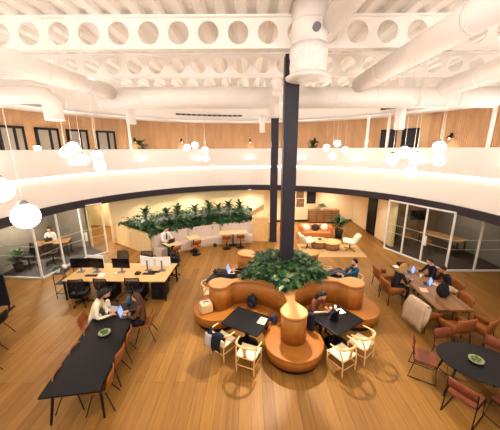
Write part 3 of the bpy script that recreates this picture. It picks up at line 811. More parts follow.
person('person in a thick cream sweater bending over the long black table with papers', lt(-.62, 2.44) + (0,), LTR + R(-84), lean=R(26), shirt='knit_cream', trousers='trousers_light', hair='hair_dark', hairlen=.06, hands=[(.02, .44, .72), (.2, .46, .72)], headpitch=.5, sc=1.12)
person('long-haired woman in a brown jacket typing at the far right of the long table', lt(.72, 2.32) + (0,), LTR + R(92), lean=R(6), shirt='jacket_brown', trousers='cloth_black', hair='hair_brown', hairlen=.22, hands=[(-.1, .38, .80), (.1, .38, .80)])
laptop('silver laptop with a lit blue screen on the long table before the brown-jacketed woman', lt(.30, 2.34) + (.747,), LTR + R(95), True, 'grey')
tag(MB().lathe([(.035, 0), (.04, .16), (.02, .2), (.02, .23)], (0, 0, 0), 14).build('water_bottle', 'bottle_blue', None, loc=lt(.22, 2.86) + (.747,)), 'bright blue water bottle at the far end of the long table', 'bottle')
papers('open grey booklet under the hands of the person in the cream sweater', lt(-.12, 2.66) + (.747,), LTR + R(70), .22, .3, 'trousers_light')
cup('white paper cup beside the cream-sweatered person on the long table', lt(-.22, 2.45) + (.747,))
single('fur_toy', MB().ball((0, 0, .09), (.09, .08, .1), 12).ball((.02, 0, .2), .06, 12), 'cream', 'fluffy cream bundle standing on the table against the cream sweater', 'bundle', lt(-.3, 2.74) + (.745,))
single('folded_scarf', MB().ball((0, 0, .06), (.13, .1, .06), 12), 'trousers_light', 'crumpled pale grey cloth lying at the left edge of the long table', 'cloth', lt(-.40, 2.28) + (.745,))

# ------------------------------------------------------------------ office desks
DX, DY, DR = -4.55, 8.75, R(-1.5)
def dk(u, v): c, s = math.cos(DR), math.sin(DR); return (DX + u * c - v * s, DY + u * s + v * c)
t = thing('bench_desk', 'pale oak topped six-person bench desk with black end panels', 'desk', (DX, DY, 0), DR)
for i in range(3):
    for sy in (-1, 1): MB().box((-1.16 + 1.16 * i, sy * .355, .73), (1.15, .70, .03)).build('worktop', 'oak', t)
for sx in (-1, 1):
    lb = MB()
    for sy in (-1, 1): lb.box((sx * 1.70, sy * .66, .357), (.05, .05, .715))
    lb.box((sx * 1.70, 0, .69), (.05, 1.3, .05)); lb.build('leg_frame', 'black', t)
MB().box((0, 0, .55), (3.3, .03, .3)).build('modesty_panel', 'black', t)
MB().box((0, 0, .66), (3.3, .2, .04)).build('cable_tray', 'black', t)
def pedestal(lab):
    t = thing('drawer_pedestal', lab, 'cabinet')
    MB().box((0, 0, .31), (.42, .56, .58)).build('body', 'black', t, bevel=.006)
    for z in (.13, .32, .50):
        d_ = MB().box((0, -.287, z), (.40, .015, .165)).build('drawer', 'black', t); MB().box((0, -.299, z + .05), (.12, .012, .012)).build('handle', 'charcoal', d_)
    for sx in (-1, 1):
        for sy in (-1, 1): MB().cyl((sx*.17, sy*.22, 0), .02, .025, 8).build('foot', 'black', t)
    return t
copies(pedestal, [(dk(-1.44, -.35) + (0,), DR, 'black drawer pedestal under the left end of the bench desk'), (dk(-.30, -.35) + (0,), DR, 'black drawer pedestal under the bench desk between the first two front chairs'), (dk(.70, -.35) + (0,), DR, 'black drawer pedestal under the bench desk left of the third front chair'), (dk(1.42, -.35) + (0,), DR, 'black drawer pedestal under the right end of the bench desk')], 'black drawer pedestals under the bench desk')
def monitor(lab, m='screen_off'):
    t = thing('monitor', lab, 'monitor')          # screen faces -Y
    MB().box((0, 0, .34), (.62, .035, .36)).build('housing', 'black' if m == 'screen_off' else 'plastic_white', t, bevel=.006)
    MB().box((0, -.0195, .345), (.60, .004, .33)).build('display', 'screen_off', t)
    MB().box((0, .03, .2), (.05, .03, .38)).build('stand', 'grey', t); MB().prism(rrect(.24, .18, .02), 0, .012).build('base', 'grey', t)
    return t
copies(monitor, [(dk(-1.5, -.05) + (.746,), DR + R(6), 'black screen standing at the left end of the desk front row'), (dk(-.93, -.04) + (.746,), DR + R(-8), 'black screen angled beside the leftmost one on the desk'), (dk(-.02, -.05) + (.746,), DR + R(-2), 'black screen alone at the middle of the desk front row')], 'black screens on the bench desk')
copies(lambda l: monitor(l, 'w'), [(dk(-1.1, .24) + (.746,), DR + R(176), 'white-backed monitor turned away behind the two black screens'), (dk(.86, .12) + (.746,), DR + R(160), 'white-backed monitor turned away, left of the pair at the right desk end'), (dk(1.38, .1) + (.746,), DR + R(184), 'white-backed monitor turned away at the right end of the desk')], 'white-backed monitors on the bench desk')
def office_chair(lab):
    t = thing('office_chair', lab, 'chair')
    MB().prism(rrect(.48, .47, .1), .46, .52).build('seat', 'charcoal', t, bevel=.02)
    g = [[((-1 + k / 3) * (.215, .235, .235, .21)[i], -.22 - .02 * i - .02 * math.sin(i) + .04 * (-1 + k / 3) ** 2, (.60, .74, .88, 1.02)[i]) for k in range(7)] for i in range(4)]
    bk_ = MB().sheet(g, .012).build('backrest', 'mesh_black', t)
    fr = [g[0][k] for k in range(7)] + [g[i][6] for i in range(1, 4)] + [g[3][k] for k in range(5, -1, -1)] + [g[i][0] for i in range(2, 0, -1)]
    MB().tube(fr, .016, 6, closed=True).build('back_frame', 'black', bk_)
    MB().tube(catmull([(0, -.05, .45), (0, -.24, .46), (0, -.29, .6), (0, -.285, .75)], 4), .022, 6).build('back_support', 'black', t)
    for sx in (-1, 1): MB().tube(catmull([(sx*.22, -.05, .47), (sx*.29, -.05, .52), (sx*.29, -.05, .66), (sx*.29, .1, .68), (sx*.28, .16, .68)], 3), .018, 6).build('armrest', 'black', t)
    MB().cyl((0, 0, .1), .03, .37, 12).build('gas_column', 'black', t)
    for k in range(5):
        a = R(72 * k + 18); p = (.29 * math.cos(a), .29 * math.sin(a))
        l_ = MB().tube([(0, 0, .12), (p[0], p[1], .075)], [.025, .016], 6).build('base_leg', 'black', t)
        MB().tube([(p[0] - .02 * math.sin(a), p[1] + .02 * math.cos(a), .03), (p[0] + .02 * math.sin(a), p[1] - .02 * math.cos(a), .03)], .03, 10).build('caster', 'black', l_)
    return t
copies(office_chair, [(dk(-.98, -.9) + (0,), DR + R(8), 'black mesh office chair at the left of the desk front row'), (dk(-.18, -.84) + (0,), DR + R(-6), 'black mesh office chair in the middle of the desk front row'), (dk(.78, -.78) + (0,), DR + R(4), 'black mesh office chair at the right of the desk front row'),
    (dk(-.62, 1.0) + (0,), DR + R(176), 'black mesh office chair behind the desk, left of three'), (dk(.38, 1.0) + (0,), DR + R(184), 'black mesh office chair behind the desk, middle of three'), (dk(1.42, .98) + (0,), DR + R(170), 'black mesh office chair behind the desk at its right end')], 'black office chairs around the bench desk')
def keyboard(lab):
    t = thing('keyboard', lab, 'keyboard'); MB().box((0, 0, .008), (.42, .13, .016)).build('body', 'black', t); MB().box((0, 0, .018), (.4, .11, .005)).build('keys', 'charcoal', t); return t
copies(keyboard, [(dk(1.0, -.18) + (.747,), DR, 'black keyboard lying at the right of the desk, nearer the front'), (dk(1.12, -.02) + (.747,), DR + R(-4), 'black keyboard at the right of the desk, nearer the white monitors'), (dk(-.95, -.34) + (.747,), DR, 'black keyboard before the two left screens')], 'keyboards on the bench desk')
single('desk_phone', MB().box((0, 0, .03), (.16, .18, .05)).box((-.05, 0, .065), (.04, .18, .03)), 'black', 'black desk phone left of the keyboards on the bench desk', 'phone', dk(.62, -.2) + (.747,), DR, bevel=.006)
cup('white paper cup on the desk between the middle chairs', dk(-.12, -.3) + (.747,))
single('desk_lamp', MB().ball((0, 0, .16), (.07, .07, .06), 14).cyl((0, 0, 0), .05, .02, 14).cyl((0, 0, .01), .012, .15, 8), 'plastic_white', 'small white lamp at the left end of the bench desk', 'lamp', dk(-1.62, .1) + (.747,))
papers('white papers on the desk under the front black screens', dk(-.62, -.3) + (.747,), .3)
# wire rack with plants left of the desk
t = thing('wire_rack', 'thin black wire rack at the left end of the bench desk', 'rack', (-6.5, 8.5, 0), R(4))
for sx in (-1, 1):
    for sy in (-1, 1): MB().tube([(sx*.16, sy*.3, 0), (sx*.16, sy*.3, .92)], .012, 6).build('post', 'black', t)
for z in (.2, .55, .92):
    r_ = MB()
    for sx in (-1, 1): r_.tube([(sx*.16, -.3, z), (sx*.16, .3, z)], .01, 6)
    for sy in (-1, 1): r_.tube([(-.16, sy*.3, z), (.16, sy*.3, z)], .01, 6)
    r_.build('rail', 'black', t)
    if z > .5: MB().box((0, 0, z + .006), (.32, .6, .012)).build('shelf', 'charcoal', t)
def potted(name, lab, loc, pr, ph, nl, L, W, potm='pot_white', rise=.5, seedv=1, stemh=.1):
    rnd = random.Random(seedv); t = thing(name, lab, 'plant', loc)
    MB().lathe([(pr * .75, 0), (pr, ph), (pr * .9, ph), (pr * .85, ph - .02), (.01, ph - .02)], (0, 0, 0), 18).build('pot', potm, t)
    f = MB()
    for i in range(nl):
        a = i * 2.399; z = ph + stemh * rnd.random(); e = rise * rnd.uniform(.3, 1.6)
        leaf(f, (.3 * pr * math.cos(a), .3 * pr * math.sin(a), z), (math.cos(a), math.sin(a), e), L * rnd.uniform(.7, 1.1), W, rnd.choice([0, 0, 1, 2]), .35)
    f.tube([(0, 0, ph - .03), (0, 0, ph + stemh)], .012, 6, m=4)
    f.build('foliage', LM, t)
    return t
potted('potted_plant', 'small green plant in a white pot on top of the wire rack', (-6.53, 8.3, .934), .07, .12, 16, .2, .09, seedv=3)
tag(MB().lathe([(.06, 0), (.085, .14), (.08, .14), (.05, .01)], (0, 0, 0), 14).build('flower_pot', 'pot_white', None, loc=(-6.5, 8.6, .934)), 'empty white pot on the wire rack beside the small plant', 'pot')

# ------------------------------------------------------------------ banquette with planter
def arcp(r, a0, a1, n): return [pol(r, a0 + (a1 - a0) * i / n) for i in range(n + 1)]
QA0, QA1 = 88.0, 143.5
t = thing('banquette', 'long curved beige upholstered banquette in front of the planted wall', 'bench')
ring(5.28, 5.72, 0, .1, QA0, QA1 - 1, 30).build('plinth', 'oak_pale', t)
for a, b_ in ((QA0 + .4, 106.3), (106.6, 124.3), (124.6, QA1 - .8)):
    ring(5.2, 5.78, .1, .45, a, b_, 10).build('seat_cushion', 'fabric_pink', t, bevel=.03)
    ring(5.68, 5.88, .45, 1.02, a, b_, 10).build('back_cushion', 'fabric_pink', t, bevel=.03)
t2 = thing('planter_box', 'deep pale oak planter behind the beige banquette, with a long end panel', 'planter')
ring(5.9, 9.1, 0, 1.08, QA0, QA1, 40).build('box', 'oak_pale', t2)
ring(6.0, 9.0, 1.08, 1.1, QA0 + 1, QA1 - 1, 30).build('soil', 'soil', t2)
fo = MB(); rnd = random.Random(5)
for i in range(2300):
    a = rnd.uniform(QA0 + 2, QA1 - .5); r = rnd.uniform(5.9, 7.6) if rnd.random() < .72 else rnd.uniform(7.5, 8.8)
    x, y = pol(r, a); ph = rnd.uniform(0, 2 * PI)
    z = 1.1 + rnd.random() * .34 * min(1, (r - 5.7) / .5)
    if r < 6.1: ph = R(a + 180) + rnd.uniform(-1, 1)
    leaf(fo, (x, y, z), (math.cos(ph), math.sin(ph), rnd.uniform(-.3, .6)), rnd.uniform(.22, .40), rnd.uniform(.1, .18), rnd.choice([0, 0, 2, 2, 1]), .5)
o = single('foliage', fo, LM, 'low dark green foliage spilling along the planter top behind the banquette', 'foliage'); o['kind'] = 'stuff'
def tallplant(lab):
    t = thing('tall_leafy_plant', lab, 'plant'); rnd = random.Random(11)
    MB().tube([(0, 0, 0), (.02, 0, .5), (0, .01, .8)], [.018, .014, .008], 6).build('stem', 'stem', t)
    f = MB()
    for i in range(30):
        a = i * 2.399; z = .22 + .68 * i / 30
        leaf(f, (0, 0, z), (math.cos(a), math.sin(a), .2 + .9 * i / 30), rnd.uniform(.40, .54), rnd.uniform(.15, .22), rnd.choice([0, 1, 2, 0]), .25)
    f.build('foliage', LM, t); return t
TP = [(139.2, 6.9, 1.0, 'furthest left'), (132, 6.35, .95, 'second from the left'), (126.8, 6.3, 1.02, 'third from the left'), (118.3, 6.25, .98, 'fourth from the left'), (111.0, 6.25, 1.03, 'fifth from the left'), (106, 6.3, .92, 'sixth from the left'), (101, 6.3, 1.0, 'second from the right'), (95.5, 6.3, .97, 'furthest right')]
for o, (a, r, s, l) in zip(copies(tallplant, [(pol(r, a) + (1.09,), a, 'tall broad-leaved plant rising from the banquette planter, ' + l) for a, r, s, l in TP], 'tall plants in the banquette planter'), TP): o.scale = (s, s, s)
# timber end screen
t = thing('timber_screen', 'pale timber screen with a sloping rear panel at the right end of the banquette', 'screen', pol(5.55, 84) + (0,), R(-4))
MB().box((0, 0, .68), (.86, .06, 1.36)).build('front_panel', 'oak', t, bevel=.01)
MB().box((.4, .5, .68), (.06, 1.0, 1.36)).build('side_panel', 'oak', t)
q = MB(); poly = [(-.62, 1.16), (.15, 1.6), (.15, 1.92), (-.62, 1.44)]
vs = [(x, .9, z) for x, z in poly] + [(x, .98, z) for x, z in poly]
q.add(vs, [(0,1,2,3), (7,6,5,4), (0,4,5,1), (1,5,6,2), (2,6,7,3), (3,7,4,0)]); q.build('sloping_panel', 'oak', t)
def cafe_table(lab, w=.6):
    t = thing('cafe_table', lab, 'table')
    MB().prism(rrect(w, .6, .02), .705, .74).build('tabletop', 'oak_pale', t); MB().cyl((0, 0, .02), .035, .69, 12).build('pedestal', 'black', t); MB().lathe([(.22, 0), (.22, .015), (.04, .03)], (0, 0, 0), 20).build('base', 'black', t); return t
q1 = copies(cafe_table, [(pol(4.95, 138) + (0,), R(48), 'small pale cafe table with a laptop before the man in the tie'), (pol(4.98, 124.4) + (0,), R(34), 'small empty pale cafe table in the middle of the banquette')], 'small cafe tables along the banquette')
w_ = cafe_table('wide pale cafe table with two chairs at the right end of the banquette', 1.5); w_.location = pol(5.0, 100.4) + (0,); w_.rotation_euler[2] = R(9)
def cafe_chair(lab):
    t = thing('cafe_chair', lab, 'chair')
    MB().prism(rrect(.42, .42, .08), .42, .46).build('seat', 'tan_leather', t, bevel=.01)
    g = [[((-1 + k / 3) * .2, -.2 + .05 * (-1 + k / 3) ** 2 - .03 * i, .58 + .1 * i) for k in range(7)] for i in range(3)]
    MB().sheet(g, .03).build('backrest', 'tan_leather', t)
    MB().tube([(0, -.12, .43), (0, -.23, .48), (0, -.225, .62)], .014, 6).build('back_support', 'black', t)
    MB().cyl((0, 0, .02), .03, .41, 10).build('pedestal', 'black', t); MB().lathe([(.22, 0), (.22, .015), (.03, .03)], (0, 0, 0), 20).build('base', 'black', t); return t
copies(cafe_chair, [(pol(4.5, 139.5) + (0,), R(49), 'tan cafe chair at the table of the man in the tie'), (pol(4.52, 125.4) + (0,), R(35), 'tan cafe chair at the empty middle cafe table'), (pol(4.6, 105.2) + (0,), R(12), 'tan cafe chair, left of two at the wide cafe table'), (pol(4.62, 96.2) + (0,), R(6), 'tan cafe chair, right of two at the wide cafe table')], 'cafe chairs along the banquette')
person('man in a white shirt and dark tie seated on the banquette working at a laptop', pol(5.5, 137.8) + (0,), R(137.8 + 90), zs=.45, lean=R(10), shirt='shirt_white', trousers='charcoal', hair='hair_dark', hands=[(-.12, .42, .80), (.12, .42, .80)], tie='black', headpitch=.5, sc=1.1)
laptop('dark laptop open before the man in the tie at the banquette', pol(5.02, 138) + (.742,), R(137.8 + 90), False)
bag('bag', 'small dark bag on the floor under the banquette, left of the wide table', pol(5.02, 111.5) + (0,), 0, .5, 'charcoal', 'bag')

# ------------------------------------------------------------------ lounge at the back
sx0, sy0 = 3.75, 14.6
t = thing('sofa', 'orange rounded two-seat sofa in the rear lounge', 'sofa', (sx0, sy0, 0), R(-2))
MB().prism(rrect(1.9, .8, .25), .06, .40).build('seat', 'sofa', t, bevel=.05)
bp = [(-.92, -.35), (-.95, .2), (-.75, .4), (.75, .4), (.95, .2), (.92, -.35), (.74, -.36), (.74, .12), (.62, .2), (-.62, .2), (-.74, .12), (-.74, -.36)]
MB().prism([(x, y) for x, y in bp], .1, .72).build('backrest', 'sofa', t, bevel=.06, bseg=3)
for sx in (-1, 1):
    for sy in (-1, 1): MB().cyl((sx*.75, sy*.28, 0), .025, .08, 8).build('foot', 'black', t)
def cushion(lab, m): return tag(MB().ball((0, 0, 0), (.24, .09, .2), 14).build('cushion', m), lab, 'cushion')
for x, m, lab in ((-.55, 'cream', 'cream cushion at the left end of the orange sofa'), (0, 'charcoal', 'black cushion in the middle of the orange sofa'), (.52, 'cream', 'cream cushion at the right end of the orange sofa')):
    c = cushion(lab, m); c.location = (sx0 + x, sy0 - .0, .58); c.rotation_euler = (R(-20), 0, R(x * 20)); c['group'] = 'cushions on the orange sofa'
single('rug', MB().prism([(2.4, 11.7), (5.5, 11.6), (5.6, 13.3), (2.5, 13.4)], .001, .014), 'rug', 'pale beige rug under the lounge tables and chairs', 'rug')
def coffee(lab):
    t = thing('coffee_table', lab, 'table')
    MB().lathe([(.43, .34), (.45, .36), (.45, .38)], (0, 0, 0), 28).build('tabletop', 'oak', t)
    d_ = MB().lathe([(.38, .0), (.40, .34)], (0, 0, 0), 28).build('drum', 'wood_mid', t)
    return t
copies(coffee, [((3.55, 13.0, .014), 0, 'round wooden drum coffee table on the rug, left of two'), ((4.15, 12.75, .014), 0, 'round wooden drum coffee table on the rug, right of two')], 'drum coffee tables in the lounge')
bowl_ = tag(MB().lathe([(.05, 0), (.12, .06), (.11, .06), (.04, .01)], (0, 0, 0), 16).build('small_bowl', 'charcoal', None, loc=(3.6, 13.0, .396)), 'small dark bowl on the left drum coffee table', 'bowl')
def lounge_chair(lab):
    t = thing('lounge_chair', lab, 'chair')
    prof = [(.34, .40), (.2, .40), (0, .36), (-.18, .36), (-.28, .46), (-.36, .62), (-.46, .82)]
    g = [[((-1 + k / 4) * (.28, .33, .36, .37, .37, .34, .28)[i], y + (.08 * (-1 + k / 4) ** 2 if i > 3 else 0), z + .10 * (-1 + k / 4) ** 2 * (1 if i < 6 else 0)) for k in range(9)] for i, (y, z) in enumerate(prof)]
    MB().sheet(g, .09).build('seat_shell', 'cream', t)
    MB().cyl((0, 0, .06), .03, .26, 10).build('pedestal', 'black', t)
    for k in range(4): a = R(45 + 90 * k); MB().tube([(0, 0, .08), (.33 * math.cos(a), .33 * math.sin(a), .015)], .014, 6).build('base_leg', 'black', t)
    return t
copies(lounge_chair, [((2.9, 12.75, .014), R(-80), 'cream lounge chair at the left of the coffee tables, back to the column'), ((5.0, 12.55, .014), R(75), 'cream lounge chair at the right of the coffee tables, tilted towards the sofa')], 'cream lounge chairs')
t = thing('credenza', 'slatted wooden sideboard against the far cream wall', 'cabinet', (5.0, 17.6, 0), R(1))
MB().box((0, 0, .48), (2.0, .45, .8)).build('body', 'wood_dark', t)
for i in range(4):
    d_ = MB()
    for k in range(5): d_.box((-.75 + .5 * i, -.235, .17 + .15 * k), (.44, .03, .085))
    d_.build('door', 'wood_mid', t)
MB().box((0, 0, .04), (1.9, .38, .08)).build('plinth', 'black', t); MB().box((0, 0, .9), (2.06, .48, .05)).build('top', 'wood_mid', t)
potted('potted_plant', 'bushy light green plant on top of the wooden sideboard', (4.85, 17.6, .926), .13, .16, 30, .42, .1, 'pot_white', 1.0, 7, .15)
potted('potted_palm', 'tall arching plant in a dark pot right of the orange sofa', (5.05, 14.45, 0), .23, .5, 40, .85, .13, 'pot_dark', 1.4, 9, .4)
def picture(lab, w, h, m, x, z):
    t = thing('wall_picture', lab, 'picture', (x, 18.02, z), R(1), 'pictures on the far wall')
    MB().box((0, -.06, 0), (w, .03, h)).build('frame', 'black', t); MB().box((0, -.077, 0), (w - .06, .006, h - .06)).build('print', m, t)
for x, z, w, h, m, lab in ((4.20, 1.75, .62, .95, 'art_dark', 'largest dark framed picture on the far wall'), (3.42, 1.92, .5, .5, 'art_brown', 'small brown framed picture above another on the far wall'), (3.46, 1.33, .52, .55, 'art_brown', 'small framed picture lower left on the far wall')): picture(lab, w, h, m, x, z)

# ------------------------------------------------------------------ right timber table
t = thing('timber_table', 'long rustic plank table on the right crowded with laptops and bags', 'table', (5.6, 7.75, 0), R(-3))
MB().prism(rrect(.94, 2.85, .02), .695, .745).build('tabletop', 'table_planks', t)
for sy in (-1, 1):
    for sx in (-1, 1): MB().box((sx*.32, sy*1.15, .35), (.09, .09, .69)).build('leg', 'wood_mid', t)
    MB().box((0, sy*1.15, .66), (.7, .07, .07)).build('cross_beam', 'wood_mid', t)
def arm_chair(lab):
    t = thing('armchair', lab, 'chair')
    MB().prism(rrect(.5, .5, .06), .37, .46).build('seat', 'tan_leather', t, bevel=.02)
    g = [[((-1 + k / 3) * .27, -.24 - .05 * i / 2 + .04 * (-1 + k / 3) ** 2, .44 + .13 * i) for k in range(7)] for i in range(4)]
    MB().sheet(g, .045).build('backrest', 'tan_leather', t)
    for sx in (-1, 1):
        MB().sheet([[(sx*.27, y, z) for z in (.42, .55, .66 - .02 * k)] for k, y in enumerate((-.24, -.08, .1, .24))], .04).build('arm', 'tan_leather', t)
        for sy in (-1, 1): MB().tube([(sx*.23, sy*.22, .4), (sx*.26, sy*.25, 0)], .013, 8).build('leg', 'black', t)
    return t
copies(arm_chair, [((4.68, 7.95, 0), R(-84), 'tan leather armchair on the left of the plank table, under the fair-haired person'), ((4.84, 8.85, 0), R(-88), 'tan leather armchair on the left of the plank table, furthest back'), ((4.98, 6.62, 0), R(-80), 'tan leather armchair carrying the cream coat beside the plank table'),
    ((5.35, 6.03, 0), R(10), 'tan leather armchair at the near end of the plank table, left of two'), ((5.98, 6.02, 0), R(28), 'tan leather armchair at the near end of the plank table, right of two'), ((6.06, 6.95, 0), R(88), 'tan leather armchair on the right of the plank table near the backpack'), ((6.44, 7.75, 0), R(88), 'tan leather armchair on the right of the plank table, under the dark-haired person'), ((6.42, 8.45, 0), R(92), 'tan leather armchair on the right of the plank table, furthest back')], 'tan armchairs around the plank table')
c = thing('coat', 'cream fleece coat draped over an armchair beside the plank table', 'coat', (4.98, 6.62, 0), R(-80))
g = []
for i in range(9):
    u = -.3 + .6 * i / 8; row = []
    for (y, z) in ((-.16, .62), (-.2, .78), (-.27, .89), (-.34, .87), (-.39, .7), (-.42, .5), (-.44, .3), (-.45, .16)):
        row.append((u * (1 + .25 * (.9 - z)), y - .025 * math.cos(u * 26) * (1.0 - z), z - .02 * abs(math.sin(u * 9))))
    g.append(row)
MB().sheet(g, .05).build('body', 'coat', c)
for sx in (-1, 1): MB().tube([(sx*.3, -.28, .82), (sx*.36, -.36, .55), (sx*.33, -.42, .3)], [.07, .065, .055], 8).build('sleeve', 'coat', c)
person('fair-haired person in black seen from behind on the left of the plank table', (4.76, 7.95, 0), R(-82), lean=R(18), shirt='cloth_black', trousers='cloth_black', hair='hair_fair', hairlen=.16, hands=[(-.12, .45, .80), (.14, .45, .80)])
person('dark-haired person in a black coat leaning on the right side of the plank table', (6.42, 7.8, 0), R(86), lean=R(18), shirt='cloth_black', trousers='cloth_black', hair='hair_dark', hands=[(-.22, .40, .80), (.16, .46, .80)], headpitch=.4, skin='skin_b')
person('person in a dark navy top at the far right of the plank table', (6.32, 8.42, 0), R(94), lean=R(12), shirt='navy', trousers='charcoal', hair='hair_dark', hands=[(-.14, .44, .80), (.16, .46, .80)], headpitch=.4)
laptop('laptop with a bright blue screen at the middle of the plank table', (5.55, 8.55, .747), R(-110), True, 'grey')
laptop('laptop with a bright blue screen nearer the backpack on the plank table', (5.6, 7.72, .747), R(-115), True, 'grey')
bag('backpack', 'black backpack standing on the near part of the plank table', (5.62, 7.0, .745), R(15), 1.05, 'cloth_black')
papers('white notebook at the far end of the plank table', (5.42, 9.02, .747), R(10), .3, .2)
papers('white paper sheet beside the nearer laptop on the plank table', (5.95, 7.65, .747), R(30), .2, .28)
papers('pink leaflet on the left edge of the plank table', (5.32, 7.35, .747), R(-20), .2, .26, 'paper_pink')
cup('white paper cup between the laptops on the plank table', (5.72, 8.15, .747))
single('scarf', MB().ball((0, 0, .09), (.16, .13, .09), 14).ball((.12, -.05, .06), (.1, .09, .06), 12), 'coat', 'crumpled cream scarf on the plank table right of the backpack', 'scarf', (6.02, 7.25, .742))
single('black_case', MB().box((0, 0, .06), (.34, .22, .12)), 'cloth_black', 'flat black case at the far end of the plank table', 'case', (5.62, 9.08, .745), R(-4), bevel=.02)

# ------------------------------------------------------------------ oval table (right front)
t = thing('oval_table', 'matt black oval table at the lower right', 'table', (4.72, 4.5, 0), R(-24))
MB().lathe([(.96, .715), (1.0, .725), (1.0, .74)], (0, 0, 0), 48, sx=.80, sy=.58).build('tabletop', 'tabletop', t)
for sx in (-1, 1):
    for sy in (-1, 1): MB().tube([(sx*.5, sy*.28, .71), (sx*.64, sy*.36, 0)], [.03, .018], 8).build('leg', 'black', t)
MB().box((0, 0, .69), (1.0, .5, .05)).build('apron', 'black', t)
dish('shallow pale bowl of green fruit on the black oval table', (4.62, 4.56, .742), 'small green apple in the bowl on the oval table', 'green fruit in the bowl on the oval table')
def sled_chair(lab):
    t = thing('dining_chair', lab, 'chair')
    MB().prism(rrect(.46, .45, .05), .43, .475).build('seat', 'brown_leather', t, bevel=.012)
    g = [[((-1 + k / 3) * .225, -.24 - .03 * i + .02 * (-1 + k / 3) ** 2, .60 + .11 * i) for k in range(7)] for i in range(3)]
    MB().sheet(g, .035).build('backrest', 'brown_leather', t)
    for sx in (-1, 1): MB().tube([(sx*.235, -.27, .78), (sx*.235, -.2, .42), (sx*.235, .2, .42), (sx*.245, .24, .012), (sx*.245, -.28, .012), (sx*.235, -.2, .42)], .011, 6).build('sled_frame', 'black', t)
    MB().tube([(-.235, .18, .42), (.235, .18, .42)], .01, 6).build('cross_bar', 'black', t)
    return t
copies(sled_chair, [((3.9, 4.99, 0), R(-122), 'brown leather sled-base chair at the left of the oval table'), ((4.08, 4.06, 0), R(-58), 'brown leather sled-base chair with its back to us, in front of the oval table'), ((4.62, 5.2, 0), R(-172), 'brown leather sled-base chair behind the oval table, beside the near armchairs'), ((5.3, 4.95, 0), R(118), 'brown leather sled-base chair cut off at the right edge, behind the oval table'), ((4.78, 3.85, 0), R(16), 'brown leather sled-base chair cut off at the lower right corner')], 'sled-base chairs around the oval table')

# ------------------------------------------------------------------ people in the booth
person('woman with long dark hair in a rust vest typing at the right booth table', (1.74, 6.6, 0), R(-146), zs=.45, lean=R(22), shirt='top_rust', trousers='cloth_black', hair='hair_dark', hairlen=.2, sleeves=False, hands=[(-.1, .44, .80), (.1, .44, .80)], headpitch=.5)
laptop('dark laptop being typed on at the right booth table', (2.1, 6.12, .737), R(-146), False, 'black')
papers('white papers beside the dark laptop on the right booth table', (2.42, 6.3, .737), R(20), .18, .22)
cup('clear paper cup beside the papers on the right booth table', (2.3, 6.38, .737), 'paper', .035, .11)
cup('second pale cup left of the papers on the right booth table', (2.16, 6.34, .737), 'paper_pink', .035, .09)
person('man in dark clothes lounging in the left booth bay with legs up and a laptop', (-.38, 8.28, 0), R(82), zs=.52, lean=R(-38), legs='raised', shirt='navy', trousers='charcoal', hair='hair_dark', hands=[(-.06, .16, .98), (.1, .16, .98)], headpitch=.7)
laptop('silver laptop resting on the lap of the man lounging on the left', (-.62, 8.32, .92), R(82), True, 'plastic_white')
person('man with a dark beard in a blue plaid shirt seated at the right booth bay', (3.52, 8.3, 0), R(100), zs=.46, lean=R(-4), shirt='plaid_blue', trousers='jeans', hair='hair_dark', beard=True, hands=[(-.02, .5, .86), (.2, .42, .82)], headpitch=.2)
person('person with brown hair reclining in the right booth bay, grey trousers stretched out', (2.55, 8.55, 0), R(-95), zs=.54, lean=R(-34), legs='raised', shirt='shirt_tan', trousers='trousers_grey', hair='hair_brown', hands=[(-.1, .2, 1.0), (.1, .2, 1.0)], headpitch=.6, sc=.95)
cup('white cup on the table between the plaid man and the reclining person', (3.12, 8.2, .737))

# ------------------------------------------------------------------ left edge
def bar_chair(lab): return shell_chair(lab, 'black')
t3 = copies(bar_chair, [((-6.9, 6.25, 0), R(90), 'black shell chair cut off at the left edge, furthest back of three'), ((-6.5, 5.55, 0), R(94), 'black shell chair cut off at the left edge, middle of three'), ((-6.1, 4.95, 0), R(88), 'black shell chair cut off at the left edge, nearest of three')], 'black chairs at the left edge')
t = thing('mobile_screen', 'dark navy mobile pinboard cut off at the left edge', 'screen', (-8.1, 7.45, 0), R(12))
MB().box((0, 0, .72), (.9, .05, 1.05)).build('board', 'navy', t, bevel=.01)
for sx in (-1, 1): MB().box((sx*.4, 0, .1), (.04, .04, .2)).build('post', 'black', t); MB().box((sx*.4, 0, .02), (.05, .45, .04)).build('foot', 'black', t)

# ------------------------------------------------------------------ inside the glazed rooms
def desk(name, lab, loc, rz, w, d_, m):
    t = thing(name, lab, 'table', loc, rz); MB().box((0, 0, .72), (w, d_, .03)).build('tabletop', m, t)
    for sx in (-1, 1):
        for sy in (-1, 1): MB().box((sx*(w/2 - .06), sy*(d_/2 - .06), .355), (.05, .05, .71)).build('leg', 'black', t)
desk('meeting_table', 'warm wooden table inside the left glass room', (-9.45, 11.95, .012), R(20), 1.5, .75, 'wood_mid')
desk('meeting_table', 'warm wooden table inside the right glass room', (9.5, 12.5, .012), R(-60), 1.8, .9, 'wood_mid')
copies(office_chair, [((-8.9, 11.2, .012), R(10), 'black office chair inside the left glass room before the seated person'), ((-9.6, 10.7, .012), R(150), 'black office chair deep inside the left glass room, near its outer wall'), ], 'office chairs in the left glass room')
copies(shell_chair, [((8.55, 12.0, .012), R(-60), 'tan chair inside the right glass room on the near side of its table'), ((8.2, 13.0, .012), R(-62), 'tan chair inside the right glass room near the screen')], 'chairs in the right glass room')
person('person in a pale top working behind the glass of the left room', (-9.8, 12.45, .012), R(205), zs=.45, lean=R(8), shirt='shirt_white', trousers='charcoal', hair='hair_dark', hairlen=.12, headpitch=.4)
laptop('dark screen before the person in the left glass room', (-9.6, 12.05, .748), R(205), False)
